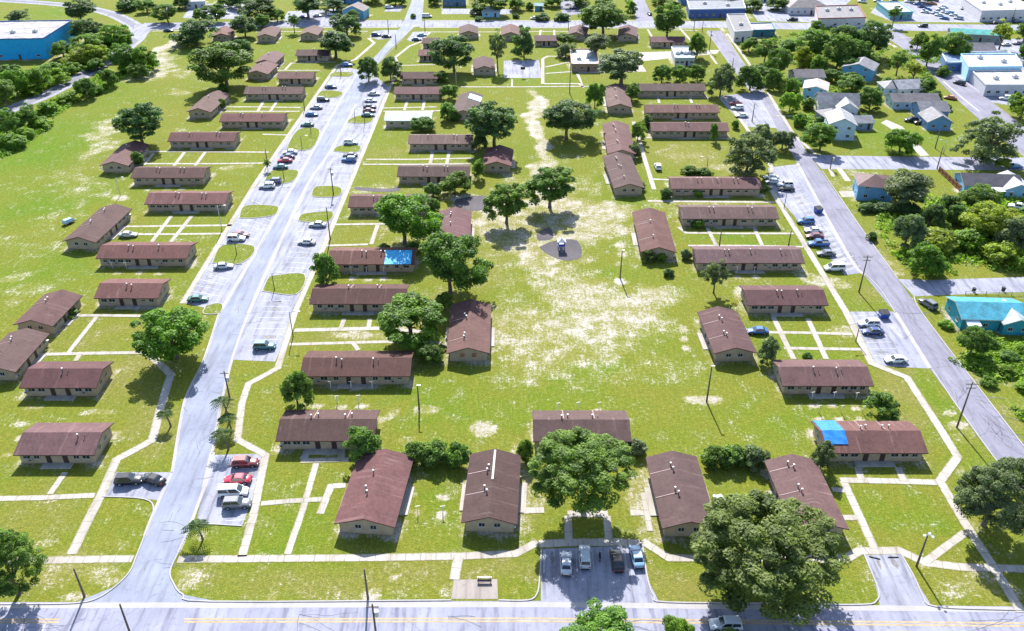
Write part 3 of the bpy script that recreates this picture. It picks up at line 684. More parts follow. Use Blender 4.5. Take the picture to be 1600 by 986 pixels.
b = MB(); strip(b, [(1474, 127), (1500, 150), (1530, 174)], .5, .026); tag(b.obj('road_line', 'white'), kind='structure')
RAIL = smooth_px([(-260, 250), (-60, 203), (20, 169), (75, 147), (140, 112), (180, 86), (212, 62), (216, 46), (195, 31), (165, 19), (120, 10), (60, 4), (-40, -2)], 4)
b = MB(); strip(b, RAIL, 7.6, .010); tag(b.obj('road', 'lot'), kind='structure')
b = MB(); strip(b, RAIL, 3.8, .016); tag(b.obj('road_lane', 'lane'), kind='structure')
sheet('road', [(208, 58), (218, 64), (230, 54), (238, 46), (226, 37), (210, 40)], .022, 'lot')
# parking lots
sheet('parking_lot', [(284, 473), (398, 287), (460, 197), (531, 104), (562, 109), (532, 157), (486, 241), (400, 393), (345, 486)], .006, 'lot')
sheet('parking_lot', [(362, 562), (388, 490), (420, 417), (479, 291), (514, 240), (557, 162), (583, 116), (610, 137), (566, 240), (462, 490), (430, 565)], .006, 'lot')
sheet('parking_lot', [(306, 818), (319, 761), (331, 711), (402, 709), (421, 713), (378, 822)], .006, 'lot')
sheet('parking_lot', [(160, 776), (180, 738), (269, 738), (247, 782), (215, 777)], .006, 'lot')
sheet('parking_lot', [(600, 47), (622, 47), (612, 60), (590, 62), (577, 57), (585, 49)], .006, 'lot')
sheet('parking_lot', [(645, 50), (668, 49), (662, 62), (645, 66), (636, 62)], .006, 'lot')
sheet('parking_lot', [(1200, 262), (1250, 256), (1330, 405), (1349, 426), (1320, 430), (1206, 297)], .006, 'lot')
sheet('parking_lot', [(1330, 487), (1399, 487), (1454, 576), (1383, 572), (1366, 569), (1322, 490)], .006, 'lot')
sheet('parking_lot', [(1122, 150), (1184, 144), (1214, 200), (1166, 198), (1132, 164)], .006, 'lot')
sheet('parking_lot', [(845, 941), (846, 858), (1004, 852), (1012, 905), (1030, 941)], .006, 'lot')
sheet('parking_lot', [(1375, 948), (1366, 905), (1350, 866), (1408, 866), (1430, 905), (1456, 948)], .006, 'lot')
sheet('parking_lot', [(1375, 4), (1520, -4), (1900, -6), (1900, 38), (1640, 36), (1395, 34), (1360, 20)], .010, 'lot')
sheet('parking_lot', [(1184, 33), (1290, 35), (1330, 0), (1262, -6), (1178, -6), (1166, 8)], .006, 'lot')
sheet('parking_lot', [(285, 28), (375, 30), (410, 6), (300, 6)], .006, 'lot')
sheet('parking_lot', [(440, 34), (540, 33), (530, 14), (450, 18)], .006, 'lot')
sheet('parking_lot', [(870, -2), (905, -2), (925, 22), (880, 24)], .006, 'east')
sheet('parking_lot', [(1465, 118), (1490, 150), (1640, 175), (1640, 62), (1555, 60), (1540, 95)], .006, 'lot')
sheet('parking_lot', [(606, 10), (632, 8), (626, 18), (600, 18)], .006, 'lot')
sheet('parking_lot', [(690, 13), (800, 15), (800, 22), (690, 22)], .006, 'lot')
sheet('court', [(787, 95), (842, 94), (847, 122), (787, 122)], .010, 'lot')
sheet('forecourt', [(705, 936), (709, 906), (777, 905), (778, 936)], .010, 'pad')
sheet('driveway', [(1385, 187), (1410, 198), (1452, 243), (1438, 244), (1400, 206), (1376, 192)], .010, 'conc')
sheet('driveway', [(1310, 299), (1366, 298), (1372, 306), (1316, 308)], .010, 'conc')
sheet('driveway', [(1478, 470), (1500, 490), (1512, 500), (1490, 502)], .010, 'conc')
sheet('driveway', [(905, 115), (1010, 112), (1000, 96), (1120, 84), (1125, 78), (990, 82), (900, 95)], .006, 'conc')
# dark patches of the playground
for nm, pts in (('play_surface', [(842, 386), (868, 376), (902, 376), (908, 402), (881, 407), (855, 397)]),
                ('play_surface', [(712, 312), (742, 306), (772, 308), (775, 318), (745, 330), (712, 322)]),
                ('play_surface', [(838, 366), (858, 355), (864, 372), (842, 376)]), ('asphalt_patch', [(555, 292), (610, 295), (618, 290), (625, 298), (590, 300), (555, 296)])):
    sheet(nm, smooth_px(pts + [pts[0]], 3)[:-1], .008, 'mulch')
# stall lines and oil
b = MB(); o = MB()
def stalls(p0, p1, q0, q1, n, lines=True, oil=True):
    """stalls between the outer edge p0-p1 and the aisle edge q0-q1"""
    for i in range(n + 1):
        t = i / n
        a = Vector((*p0, 0)).lerp(Vector((*p1, 0)), t); c = Vector((*q0, 0)).lerp(Vector((*q1, 0)), t)
        if lines: strip(b, [a[:2], c[:2]], .14, .016)
        if oil and i < n and rng.random() < .8:
            t2 = (i + .5) / n
            a = Vector((*p0, 0)).lerp(Vector((*p1, 0)), t2); c = Vector((*q0, 0)).lerp(Vector((*q1, 0)), t2)
            m = a.lerp(c, .30 + rng.random() * .2); W = G(m.x, m.y); dirv = (G(*c[:2]) - G(*a[:2])).normalized(); nv = Vector((-dirv.y, dirv.x, 0))
            l, w = .9 + rng.random() * 1.0, .22 + rng.random() * .3
            pts = []
            for k in range(12):
                g = 2 * math.pi * k / 12; r = 1 + rng.uniform(-.25, .25)
                pts.append(W + dirv * math.cos(g) * l * r + nv * math.sin(g) * w * r + Vector((0, 0, .016)))
            f = o.face(pts); f.normal_update()
            if f.normal.z < 0: f.normal_flip()
stalls((300, 455), (335, 400), (340, 462), (372, 410), 6); stalls((352, 374), (392, 312), (400, 383), (432, 330), 7); stalls((403, 300), (425, 268), (446, 300), (460, 275), 3)
stalls((432, 256), (462, 210), (476, 250), (498, 212), 6); stalls((470, 192), (498, 155), (508, 195), (530, 158), 6); stalls((503, 143), (522, 118), (532, 145), (548, 120), 4)
stalls((456, 470), (432, 548), (410, 470), (388, 548), 9); stalls((512, 348), (480, 428), (472, 346), (440, 425), 10); stalls((528, 308), (518, 333), (498, 306), (486, 335), 4)
stalls((562, 240), (540, 288), (530, 238), (505, 290), 7); stalls((580, 192), (566, 228), (553, 190), (535, 228), 6); stalls((604, 140), (583, 180), (582, 138), (560, 178), 7)
stalls((410, 716), (384, 812), (370, 716), (352, 814), 6)
stalls((1214, 286), (1318, 424), (1240, 280), (1345, 415), 18); stalls((1330, 494), (1372, 566), (1365, 492), (1415, 566), 7); stalls((1128, 155), (1160, 194), (1150, 152), (1182, 190), 5)
stalls((850, 860), (1000, 856), (850, 895), (1006, 893), 6)
stalls((1358, 872), (1405, 871), (1364, 892), (1416, 890), 2, lines=False)
tag(b.obj('parking_lines', 'white'), kind='structure'); tag(o.obj('oil_stains', 'oil'), kind='structure')
# sealed cracks and patches wander along the carriageways
b = MB(); rc = random.Random(11)
def cracks(left, right, n, lo=.1, hi=.9, ln=(3, 9), along=.8):
    L = [G(*p) for p in smooth_px(left, 4)]; Q = [G(*p) for p in smooth_px(right, 4)]
    for _ in range(n):
        t = rc.random(); a = L[min(len(L) - 2, int(t * (len(L) - 1)))]; i = min(len(L) - 2, int(t * (len(L) - 1))); d = (L[i + 1] - L[i]).normalized()
        c = Q[min(range(len(Q)), key=lambda k: (Q[k] - a).length)]; p = a.lerp(c, rc.uniform(lo, hi)); pts = [p]
        if rc.random() > along: d = (c - a).normalized()
        for k in range(rc.randint(*ln)):
            d = Matrix.Rotation(rc.uniform(-.28, .28), 3, 'Z') @ d; p = p + d * rc.uniform(.5, 1.3); pts.append(p)
        strip(b, pts, rc.uniform(.05, .13), .030, world=True)
cracks(E_L[:9], E_R[:10], 150); cracks(W_L[2:12], W_R[2:12], 24, ln=(2, 5), along=.3); cracks([(-100, 958), (700, 956), (1700, 966)], [(-100, 985), (700, 984), (1700, 996)], 26, ln=(4, 10))
tag(b.obj('road_cracks', 'crack'), kind='structure')
# kerbs
for k in ([(-200, 945), (20, 944), (110, 943), (150, 936), (182, 915), (203, 893), (213, 870), (226, 837), (240, 798), (226, 780), (160, 776)],
          [(269, 738), (284, 647), (294, 612), (319, 561), (342, 490)],
          [(705, 938), (330, 940), (286, 929), (271, 911), (266, 893), (279, 863), (294, 832), (306, 819), (378, 822)],
          [(331, 709), (345, 632), (361, 568)], [(402, 392), (486, 241), (532, 157), (562, 109), (587, 88), (618, 51)][:1] + [(409, 378), (420, 357)],
          [(593, 98), (620, 70), (638, 51)], [(562, 109), (587, 88), (610, 62)],
          [(779, 938), (825, 938), (839, 928), (843, 905), (846, 858)], [(1004, 852), (1012, 905), (1022, 932), (1040, 941), (1200, 943), (1345, 945), (1370, 938), (1373, 925), (1366, 905), (1350, 866)],
          [(1408, 866), (1430, 905), (1442, 932), (1462, 948), (1580, 953), (1800, 958)],
          [(1350, 427), (1375, 452), (1398, 488)], [(1456, 577), (1499, 640), (1537, 693), (1600, 778)], [(1284, 266), (1341, 350), (1403, 436)], [(1428, 463), (1441, 490), (1520, 594), (1600, 698)],
          [(1200, 152), (1261, 240)], [(1130, 50), (1162, 99), (1200, 152)], [(1104, 50), (1120, 72), (1150, 115)]):
    kerb(k)
# lane edge strip between street and lots (pale concrete gutter)
b = MB()
for e in (W_L[10:15], W_R[9:14] if False else W_R[10:15], [(319, 761), (332, 707)], [(1246, 255), (1327, 402), (1352, 430)], [(1399, 488), (1453, 575)]):
    strip(b, smooth_px(e, 3), .9, .018)
for e in ([(269, 738), (284, 647), (294, 612), (319, 561), (342, 490)], [(226, 837), (243, 794), (269, 738)], [(345, 632), (365, 553), (388, 490)], [(279, 863), (294, 830), (319, 761)], [(332, 705), (345, 632)]): strip(b, smooth_px(e, 3), .55, .020)
tag(b.obj('gutter', 'kerb'), kind='structure')
# grass islands in the lots: raised, kerbed
ISL = [[(410, 455), (418, 437), (428, 431), (476, 429), (463, 460)], [(467, 341), (476, 334), (519, 331), (511, 347), (470, 346)], [(487, 302), (494, 292), (522, 291), (534, 296), (527, 307), (492, 308)],
       [(544, 188), (557, 182), (582, 181), (577, 192), (546, 192)], [(522, 233), (532, 228), (562, 228), (557, 238), (524, 237)],
       [(332, 411), (347, 384), (390, 383), (398, 392), (385, 407), (360, 415)], [(374, 341), (383, 322), (430, 322), (434, 330), (425, 337), (395, 341)], [(412, 286), (425, 267), (461, 266), (466, 273), (451, 286)],
       [(447, 233), (466, 203), (499, 203), (486, 233)], [(494, 153), (504, 142), (534, 144), (527, 152)], [(514, 119), (524, 113), (552, 114), (544, 120)], [(322, 478), (340, 474), (348, 478), (342, 490), (318, 490)]]
for pl in ISL:
    cx = sum(p[0] for p in pl) / len(pl); cy = sum(p[1] for p in pl) / len(pl)
    sm = smooth_px(pl + [pl[0]], 4)[:-1]; b = MB(); pw = poly_world(sm, .10); lo = poly_world(sm, -.05)
    f = b.face(pw); n = len(pw)
    for i in range(n): b.face((lo[i], lo[(i + 1) % n], pw[(i + 1) % n], pw[i]), 0)
    isl = b.obj('grass_island', ['ground']); tag(isl, kind='structure')
    at = isl.data.color_attributes.new('soil', 'FLOAT_COLOR', 'POINT')
    for d in at.data: d.color = (.30, .45, .15, 1)
    kerb(sm + [sm[0]], .2, .13, smooth=False)
# walks: (points, width)
WALKS = [
 ([(-60, 877), (60, 876), (130, 874), (208, 873)], 1.7), ([(278, 874), (400, 873), (520, 872), (600, 871), (720, 869), (806, 865), (840, 847)], 1.7),
 ([(112, 866), (140, 808), (162, 765), (182, 718), (238, 688), (250, 640), (267, 585), (240, 560), (228, 552)], 1.9),
 ([(-40, 780), (60, 778), (148, 774)], 1.4), ([(78, 772), (102, 738)], 1.3), ([(60, 554), (150, 552), (228, 551)], 1.3), ([(107, 551), (152, 494)], 1.2), ([(60, 494), (152, 493), (235, 494)], 1.2), ([(118, 564), (125, 553)], 1.2),
 ([(285, 474), (398, 288), (460, 198), (527, 102), (555, 93), (585, 67), (576, 60), (600, 58)], 1.6),
 ([(378, 870), (396, 805), (415, 711), (371, 687), (378, 630), (388, 600), (434, 575), (461, 488), (505, 388), (566, 241), (609, 137), (624, 106), (617, 90), (640, 72), (656, 66), (672, 50)], 1.6),
 ([(449, 866), (472, 800), (494, 724)], 1.3), ([(408, 787), (450, 783), (505, 780)], 1.3), ([(500, 803), (517, 760), (540, 758)], 1.5), ([(470, 720), (545, 718)], 1.4), ([(474, 718), (484, 697)], 1.6), ([(532, 718), (536, 700)], 1.6),
 ([(710, 906), (716, 872)], 1.8),
 ([(452, 538), (600, 534), (690, 536)], 1.2), ([(460, 516), (590, 513), (660, 518)], 1.6), ([(552, 536), (560, 547)], 1.2), ([(532, 514), (538, 498)], 1.2), ([(576, 513), (578, 498)], 1.2),
 ([(508, 384), (575, 382)], 1.2), ([(523, 351), (600, 350), (672, 352)], 1.2), ([(580, 382), (590, 352)], 1.3), ([(567, 257), (650, 257), (735, 256)], 1.2), ([(572, 249), (650, 249), (740, 247)], 1.2), ([(672, 257), (676, 236)], 1.3), ([(698, 256), (702, 236)], 1.3),
 ([(598, 169), (640, 168), (682, 167)], 1.2), ([(599, 174), (640, 174), (690, 173)], 1.2), ([(632, 172), (637, 156)], 1.3), ([(660, 172), (664, 156)], 1.3), ([(608, 103), (680, 101)], 1.2), ([(720, 136), (800, 136), (920, 135)], 1.3),
 # crossed paths in front of the left rows
 ([(192, 354), (270, 353), (362, 352)], 1.2), ([(198, 366), (270, 366), (355, 365)], 1.2), ([(237, 378), (268, 337)], 1.3), ([(267, 378), (300, 337)], 1.3),
 ([(225, 256), (330, 256), (412, 255)], 1.2), ([(232, 237), (300, 237), (420, 238)], 1.2), ([(272, 259), (290, 236)], 1.3), ([(305, 259), (322, 236)], 1.3), ([(225, 258), (240, 240)], 1.2),
 ([(350, 167), (400, 167), (470, 168)], 1.2), ([(352, 174), (400, 174), (468, 174)], 1.2), ([(402, 175), (412, 158)], 1.3), ([(422, 175), (433, 158)], 1.3),
 ([(428, 110), (500, 110)], 1.2), ([(455, 99), (525, 97)], 1.2), ([(445, 110), (456, 98)], 1.3), ([(410, 210), (475, 212)], 1.1), ([(150, 294), (200, 290)], .01),
 # tree court in front
 ([(842, 850), (880, 848), (960, 847), (1000, 849)], 1.9), ([(889, 848), (887, 806)], 1.5), ([(952, 848), (948, 806)], 1.5), ([(887, 803), (950, 803)], 1.8),
 ([(816, 798), (850, 797)], 1.6), ([(985, 801), (1020, 801)], 1.6), ([(1003, 845), (1045, 872), (1090, 872), (1200, 872), (1290, 874), (1320, 872)], 1.7), ([(818, 800), (820, 755)], 1.0), ([(1016, 830), (1005, 770)], 1.2),
 # front right lawn
 ([(1318, 875), (1343, 861), (1405, 860), (1446, 879), (1500, 886), (1600, 889), (1700, 892)], 1.8), ([(1446, 878), (1508, 832)], 1.5), ([(1366, 857), (1340, 800), (1318, 752)], 1.6), ([(1313, 750), (1400, 752), (1470, 754)], 1.6),
 ([(1318, 809), (1338, 809)], 1.4), ([(1300, 765), (1320, 766)], 1.4), ([(1346, 750), (1340, 730)], 1.5), ([(1412, 752), (1403, 730)], 1.5),
 ([(1206, 298), (1322, 488), (1362, 568), (1417, 590), (1470, 672), (1496, 714), (1469, 752), (1507, 817), (1556, 892), (1596, 957)], 1.8), ([(1496, 714), (1490, 700)], 1.2),
 ([(1196, 519), (1260, 520), (1332, 522)], 1.2), ([(1225, 544), (1290, 545), (1350, 546)], 1.2), ([(1240, 561), (1208, 495)], 1.4), ([(1291, 561), (1262, 498)], 1.4),
 ([(1060, 355), (1072, 364), (1150, 365), (1240, 365)], 1.2), ([(1075, 384), (1165, 384), (1262, 386)], 1.1), ([(1119, 384), (1105, 356)], 1.2), ([(1191, 384), (1178, 356)], 1.2),
 ([(1012, 314), (1100, 315), (1212, 316)], 1.3), ([(1020, 280), (1045, 281)], 1.2), ([(1022, 296), (1000, 225), (990, 190)], 1.6), ([(1006, 215), (1070, 216), (1150, 217)], 1.2), ([(992, 152), (1060, 152), (1110, 153)], 1.2), ([(1030, 161), (1027, 148)], 1.2), ([(1081, 161), (1076, 148)], 1.2),
 ([(1130, 150), (1165, 198), (1206, 262), (1204, 294)], 1.5),
 ([(1200, 145), (1240, 210), (1276, 243)], 1.4), ([(1136, 52), (1168, 96), (1196, 140)], 1.4), ([(1210, 181), (1270, 182)], 1.2),
 ([(1092, 78), (1078, 62), (1062, 44)], 1.3), ([(1120, 100), (1110, 86)], 1.2), ([(1020, 60), (1012, 46)], 1.2),
 ([(848, 131), (848, 92), (856, 88), (885, 88)], 1.6), ([(852, 105), (890, 97)], 1.4), ([(852, 115), (895, 112)], 1.4), ([(850, 131), (905, 131), (912, 137), (902, 115)], 1.6), ([(800, 136), (800, 124)], .8),
 ([(1310, 262), (1325, 283)], 2.2), ([(1296, 262), (1302, 276)], 1.4),
 ([(660, 50), (760, 50), (900, 49)], 1.2), ([(575, 49), (500, 49), (400, 50)], 1.2), ([(843, 57), (845, 47)], 1.2), ([(866, 56), (866, 47)], 1.2),
 ([(1030, 46), (1090, 48)], 1.2), ([(1246, 57), (1400, 60), (1440, 58)], 1.0), ([(1380, 62), (1400, 74)], 2.0),
]
LEV = [.024 + .005 * i for i in range(9)]
for i, (pts, w) in enumerate(WALKS):
    if w < .1: continue
    b = MB(); strip(b, pts, w * .92, LEV[i % 9]); tag(b.obj('sidewalk', 'conc'), kind='structure')
    # joints cut across the slab
# ------------------------------------------------------------------ soil map
SAND = [(850,300,80,44,.88),(905,345,80,44,.84),(870,412,85,34,.78),(835,425,42,20,.85),(905,475,135,78,.80),(880,550,130,46,.66),(850,380,110,70,.74),(970,530,120,56,.66),(790,520,50,70,.55),(1050,590,90,44,.52),(848,515,120,42,.72),(960,470,84,52,.84),(790,600,70,34,.42),(1000,560,105,42,.48),(1060,592,85,34,.42),(1098,626,30,8,.98),(752,665,24,11,.95),(1150,690,60,18,.35),
 (836,170,15,34,.95),(843,215,12,32,1),(850,262,18,26,.85),(780,345,50,20,.85),(765,325,50,20,.85),(720,312,60,16,.8),(815,345,40,16,.7),(880,240,40,16,.5),
 (250,95,26,36,.85),(262,72,12,20,1),(242,118,30,16,.9),(295,118,36,16,.6),(270,145,16,5,.7),(165,205,26,34,.72),(152,232,22,24,.8),(180,190,14,20,.7),(120,290,60,36,.52),(60,385,70,50,.44),(30,470,50,30,.55),(100,340,50,36,.50),(70,300,60,60,.40),(15,435,20,8,.7),(190,240,20,12,.6),
 (40,640,10,5,.8),(30,665,12,4,.8),(10,712,8,5,.95),(150,646,30,5,.7),(30,684,5,5,.9),(62,638,4,3,.9),(160,656,20,4,.6),
 (110,900,75,28,.52),(165,905,28,15,.72),(120,935,25,6,.8),(292,912,20,22,.75),(185,855,26,10,.55),(75,850,25,10,.5),(145,870,10,18,.2),(190,795,30,10,.35),(318,840,10,8,.8),(420,930,12,9,.75),(572,928,14,11,.85),(615,903,7,4,1),(680,925,40,9,.5),(560,932,120,7,.4),(650,806,8,6,1),(692,806,8,6,1),(640,778,14,8,.9),(695,780,10,5,.9),(796,926,8,6,.7),
 (1280,436,40,10,.78),(1325,512,25,9,.7),(1545,600,45,55,.5),(1560,575,30,25,.5),(1495,668,14,8,.95),(1480,647,10,4,.95),(1520,690,22,14,.6),(1345,270,50,8,.55),(1520,393,45,22,.72),(1385,405,16,26,.6),(1325,300,14,16,.6),(1345,285,30,12,.45),(1500,340,60,40,.3),(1480,255,60,3,.2),
 (835,775,30,38,.66),(1005,770,25,40,.66),(822,815,18,26,.6),(1016,822,14,22,.6),(810,700,10,20,.7),(1020,860,14,14,.5),
 (600,522,80,9,.66),(575,522,40,6,.8),(650,500,40,20,.6),(690,455,30,18,.5),(640,352,70,14,.55),(570,294,45,7,.6),(600,400,1,1,.1),(640,378,60,14,.55),(755,420,24,40,.42),(660,640,22,8,.7),(670,641,10,5,.95),(610,650,12,8,.7),(640,692,18,8,.6),(655,748,20,10,.7),
 (1090,245,90,16,.5),(1130,275,40,12,.5),(1150,258,40,12,.6),(1085,315,90,5,.6),(1020,330,20,24,.6),(1045,330,24,16,.5),(985,365,20,50,.5),(969,436,11,5,1),(968,360,10,8,.8),(972,382,8,6,.9),(975,395,8,5,.9),(968,410,7,5,.7),
 (1068,514,7,5,.95),(1071,530,8,5,.95),(1078,545,8,5,.95),(1068,600,60,5,.3),(930,265,20,40,.4),(930,290,24,30,.55),(910,330,30,30,.5),(1150,440,30,16,.5),(1155,460,10,10,.9),
 (788,506,6,8,.9),(785,520,6,7,.9),(788,535,6,5,.9),(1500,735,8,10,.6),(1525,905,50,24,.56),(1490,925,44,16,.50),(1380,890,1,1,.1),(1340,905,20,30,.45),(560,905,240,24,.36),(400,800,30,50,.38),(680,830,60,30,.42),(450,760,60,60,.36),(1436,883,10,7,1),(1345,890,20,12,.5),(1350,930,16,10,.4),(1515,812,14,14,.6),
 (1270,165,30,20,.3),(1340,225,40,8,.4),(1490,215,40,6,.35),(520,607,8,4,1),(551,608,9,4,1),(583,607,11,4,1),(529,637,9,4,1),(562,637,9,4,1),(495,636,9,4,.9),(1266,633,9,4,1),(1301,634,8,4,1),(1334,635,8,4,1),(1277,654,9,4,1),(1309,654,9,4,1),(1346,655,8,4,1),(869,645,10,4,1),(900,645,10,4,1),(933,643,14,5,1),(547,434,6,3,1),(572,436,9,3,1),(599,435,7,3,1),(1150,434,8,3,.9),(1178,434,6,3,.9),(180,427,8,3,.9),(217,425,8,3,.9),(247,426,7,3,.9),(228,296,6,2,.9),(258,296,7,2,.9),(284,295,7,2,.9),(188,306,17,5,.95),
 (790,470,18,50,.5),(770,560,40,30,.35),(850,455,60,30,.7),(745,545,30,30,.3),(905,600,22,9,.55),(920,580,30,20,.4),(340,250,60,10,.3),(370,262,25,5,.7),(350,328,40,5,.3),(310,375,30,10,.4),(230,455,60,3,.1),(240,330,20,3,.3),(300,205,40,5,.4),(270,205,20,4,.5),(380,205,40,5,.3),
 (1570,940,20,6,.5),(560,785,6,3,.2),(470,755,8,3,.6),(412,655,20,20,.25),(490,636,20,5,.5),(700,700,1,1,.1),(1400,330,40,30,.3),(1580,620,60,60,.4)]
LUSH = [(1410,795,95,48,1.1),(1000,320,44,80,.9),(60,230,150,70,1.15),(20,330,120,60,1.05),(40,430,90,60,.8),(200,130,60,40,.8),(450,830,80,60,.7),(1250,400,60,20,.7),(1150,374,100,14,1.1),(1010,430,60,40,.8),(850,640,160,30,.75),(1200,650,90,40,.75),(1440,620,50,60,.9),(650,640,100,60,.8),(900,590,120,40,.7),(700,810,40,50,.6),(1250,540,80,30,.6),(520,120,100,30,.6),(850,120,80,30,.7),(450,70,60,30,.6),(1060,230,40,10,.5),(1370,210,120,40,.9),(1345,455,30,30,.8),(640,240,60,12,.6),(900,890,150,40,.4),(1540,640,40,70,.6),(1550,760,60,50,.7),(300,70,60,30,.6),(60,20,100,12,.9),(1260,60,120,10,.9),(940,570,40,15,.9),(900,640,40,20,.8),(880,130,50,10,1.),(60,560,80,40,.5)]
DRY = [(800,345,80,30,1.),(840,395,90,30,.8),(880,330,60,40,.7),(740,330,60,30,.9),(200,600,70,50,.75),(230,650,50,40,.7),(60,820,100,50,.45),(160,530,60,24,.6),(200,510,40,16,.7),(550,520,120,20,.5),(520,400,30,30,.5),(600,330,60,30,.5),(1090,245,110,20,.65),(840,775,40,40,.6),(1010,770,30,40,.6),(1060,900,50,30,.6),(600,900,330,26,.45),(1345,455,20,16,.5),(1385,575,30,14,.6),(230,700,30,14,.5),(1520,640,60,70,.5),(560,820,40,30,.4),(480,240,60,20,.3),(620,235,60,10,.5),(1380,400,30,50,.6),(750,420,40,40,.5),(1250,270,30,10,.5),(1130,440,60,20,.4),(690,480,20,30,.6),(150,480,30,20,.4),(340,620,24,40,.6),(350,680,24,30,.5),(100,900,80,30,.5),(1400,610,30,50,.55),(1430,680,30,50,.4),(1500,900,70,30,.4)]
ys = []; y = 20.
while y < 640: ys.append(y); y += .62 + max(0, y - 120) * .0045
xs = np.arange(-420, 421, .9) * 1.0
ys = np.array(ys); X, Y = np.meshgrid(xs, ys)
WX = 3.4 * np.sin(Y * .13 + 1.3 * np.sin(X * .07)) + 1.9 * np.sin(Y * .41 + X * .23 + 2 * np.sin(X * .11)) + 1.0 * np.sin(Y * .9 - X * .7)
WY = 3.4 * np.sin(X * .11 + 1.5 * np.sin(Y * .06)) + 1.9 * np.sin(X * .37 - Y * .21 + 2 * np.sin(Y * .13)) + 1.0 * np.sin(X * .85 + Y * .6)
def field(blobs, soft):
    out = np.zeros_like(X)
    for px, py, rx, ry, s in blobs:
        c = G(px, py); ax = (G(px + rx, py) - c).x; ay = (G(px, py - ry).y - G(px, py + ry).y) / 2
        i0, i1 = np.searchsorted(ys, (c.y - ay * 1.7, c.y + ay * 1.7)); j0, j1 = np.searchsorted(xs, (c.x - ax * 1.7, c.x + ax * 1.7))
        if i0 == i1 or j0 == j1: continue
        kw = min(1.6, min(ax, ay) / 7.0)
        d = np.hypot((X[i0:i1, j0:j1] + kw * WX[i0:i1, j0:j1] - c.x) / ax, (Y[i0:i1, j0:j1] + kw * WY[i0:i1, j0:j1] - c.y) / ay)
        sf = soft if min(ax, ay) < 4 else soft * 1.6
        v = s * np.clip((1.42 - d) / sf, 0, 1); out[i0:i1, j0:j1] = np.maximum(out[i0:i1, j0:j1], v)
    return out
sand = np.maximum(field(SAND, .62), .29); lush = np.maximum(field(LUSH, .9), .18); dry = 1.3 * field(DRY, .9)
# bare drip line round every block
for (cx, cy, hx, hy, rz) in FOOT:
    ca, sa = math.cos(rz), math.sin(rz); m = (np.abs(X - cx) < hx + hy + 6) & (np.abs(Y - cy) < hx + hy + 6)
    u = np.abs((X - cx) * ca + (Y - cy) * sa) - hx; v = np.abs(-(X - cx) * sa + (Y - cy) * ca) - hy
    d = np.maximum(u, v); ap = np.clip(1 - (d - .7) / 2.2, 0, 1) * (.86 if hx < 30 else .4); ap[d < -.3] = .6
    wob = .5 + .5 * np.sin(X * .7 + cx) * np.cos(Y * .55 + cy)
    sand = np.where(m, np.maximum(sand, ap * (.62 + .5 * wob)), sand)
nx, ny = len(xs), len(ys)
co = np.zeros((nx * ny, 3), np.float32); co[:, 0] = X.ravel(); co[:, 1] = Y.ravel()
idx = np.arange(nx * ny).reshape(ny, nx)
q = np.stack([idx[:-1, :-1], idx[:-1, 1:], idx[1:, 1:], idx[1:, :-1]], -1).reshape(-1, 4)
# border out to the horizon
bx0, bx1, by0, by1 = xs[0], xs[-1], ys[0], ys[-1]
ext = np.array([(bx0, by0, 0), (bx1, by0, 0), (bx1, by1, 0), (bx0, by1, 0), (-6000, -6000, 0), (6000, -6000, 0), (6000, 8000, 0), (-6000, 8000, 0)], np.float32)
n0 = len(co); co = np.vstack([co, ext])
bq = np.array([(n0 + 4, n0 + 5, n0 + 1, n0), (n0 + 5, n0 + 6, n0 + 2, n0 + 1), (n0 + 6, n0 + 7, n0 + 3, n0 + 2), (n0 + 7, n0 + 4, n0, n0 + 3)])
q = np.vstack([q, bq])
me = bpy.data.meshes.new('ground'); me.vertices.add(len(co)); me.vertices.foreach_set('co', co.ravel())
me.loops.add(q.size); me.loops.foreach_set('vertex_index', q.ravel().astype(np.int32))
me.polygons.add(len(q)); me.polygons.foreach_set('loop_start', np.arange(0, q.size, 4, dtype=np.int32)); me.polygons.foreach_set('loop_total', np.full(len(q), 4, np.int32))
me.update(); me.validate()
at = me.color_attributes.new('soil', 'FLOAT_COLOR', 'POINT')
colr = np.ones((len(co), 4), np.float32); colr[:, 0] = .2; colr[:, 1] = .4; colr[:, 2] = .2
colr[:n0, 0] = sand.ravel(); colr[:n0, 1] = lush.ravel(); colr[:n0, 2] = dry.ravel()
at.data.foreach_set('color', colr.ravel()); me.materials.append(MT['ground'])
tag(mesh_obj('ground', me), kind='structure')
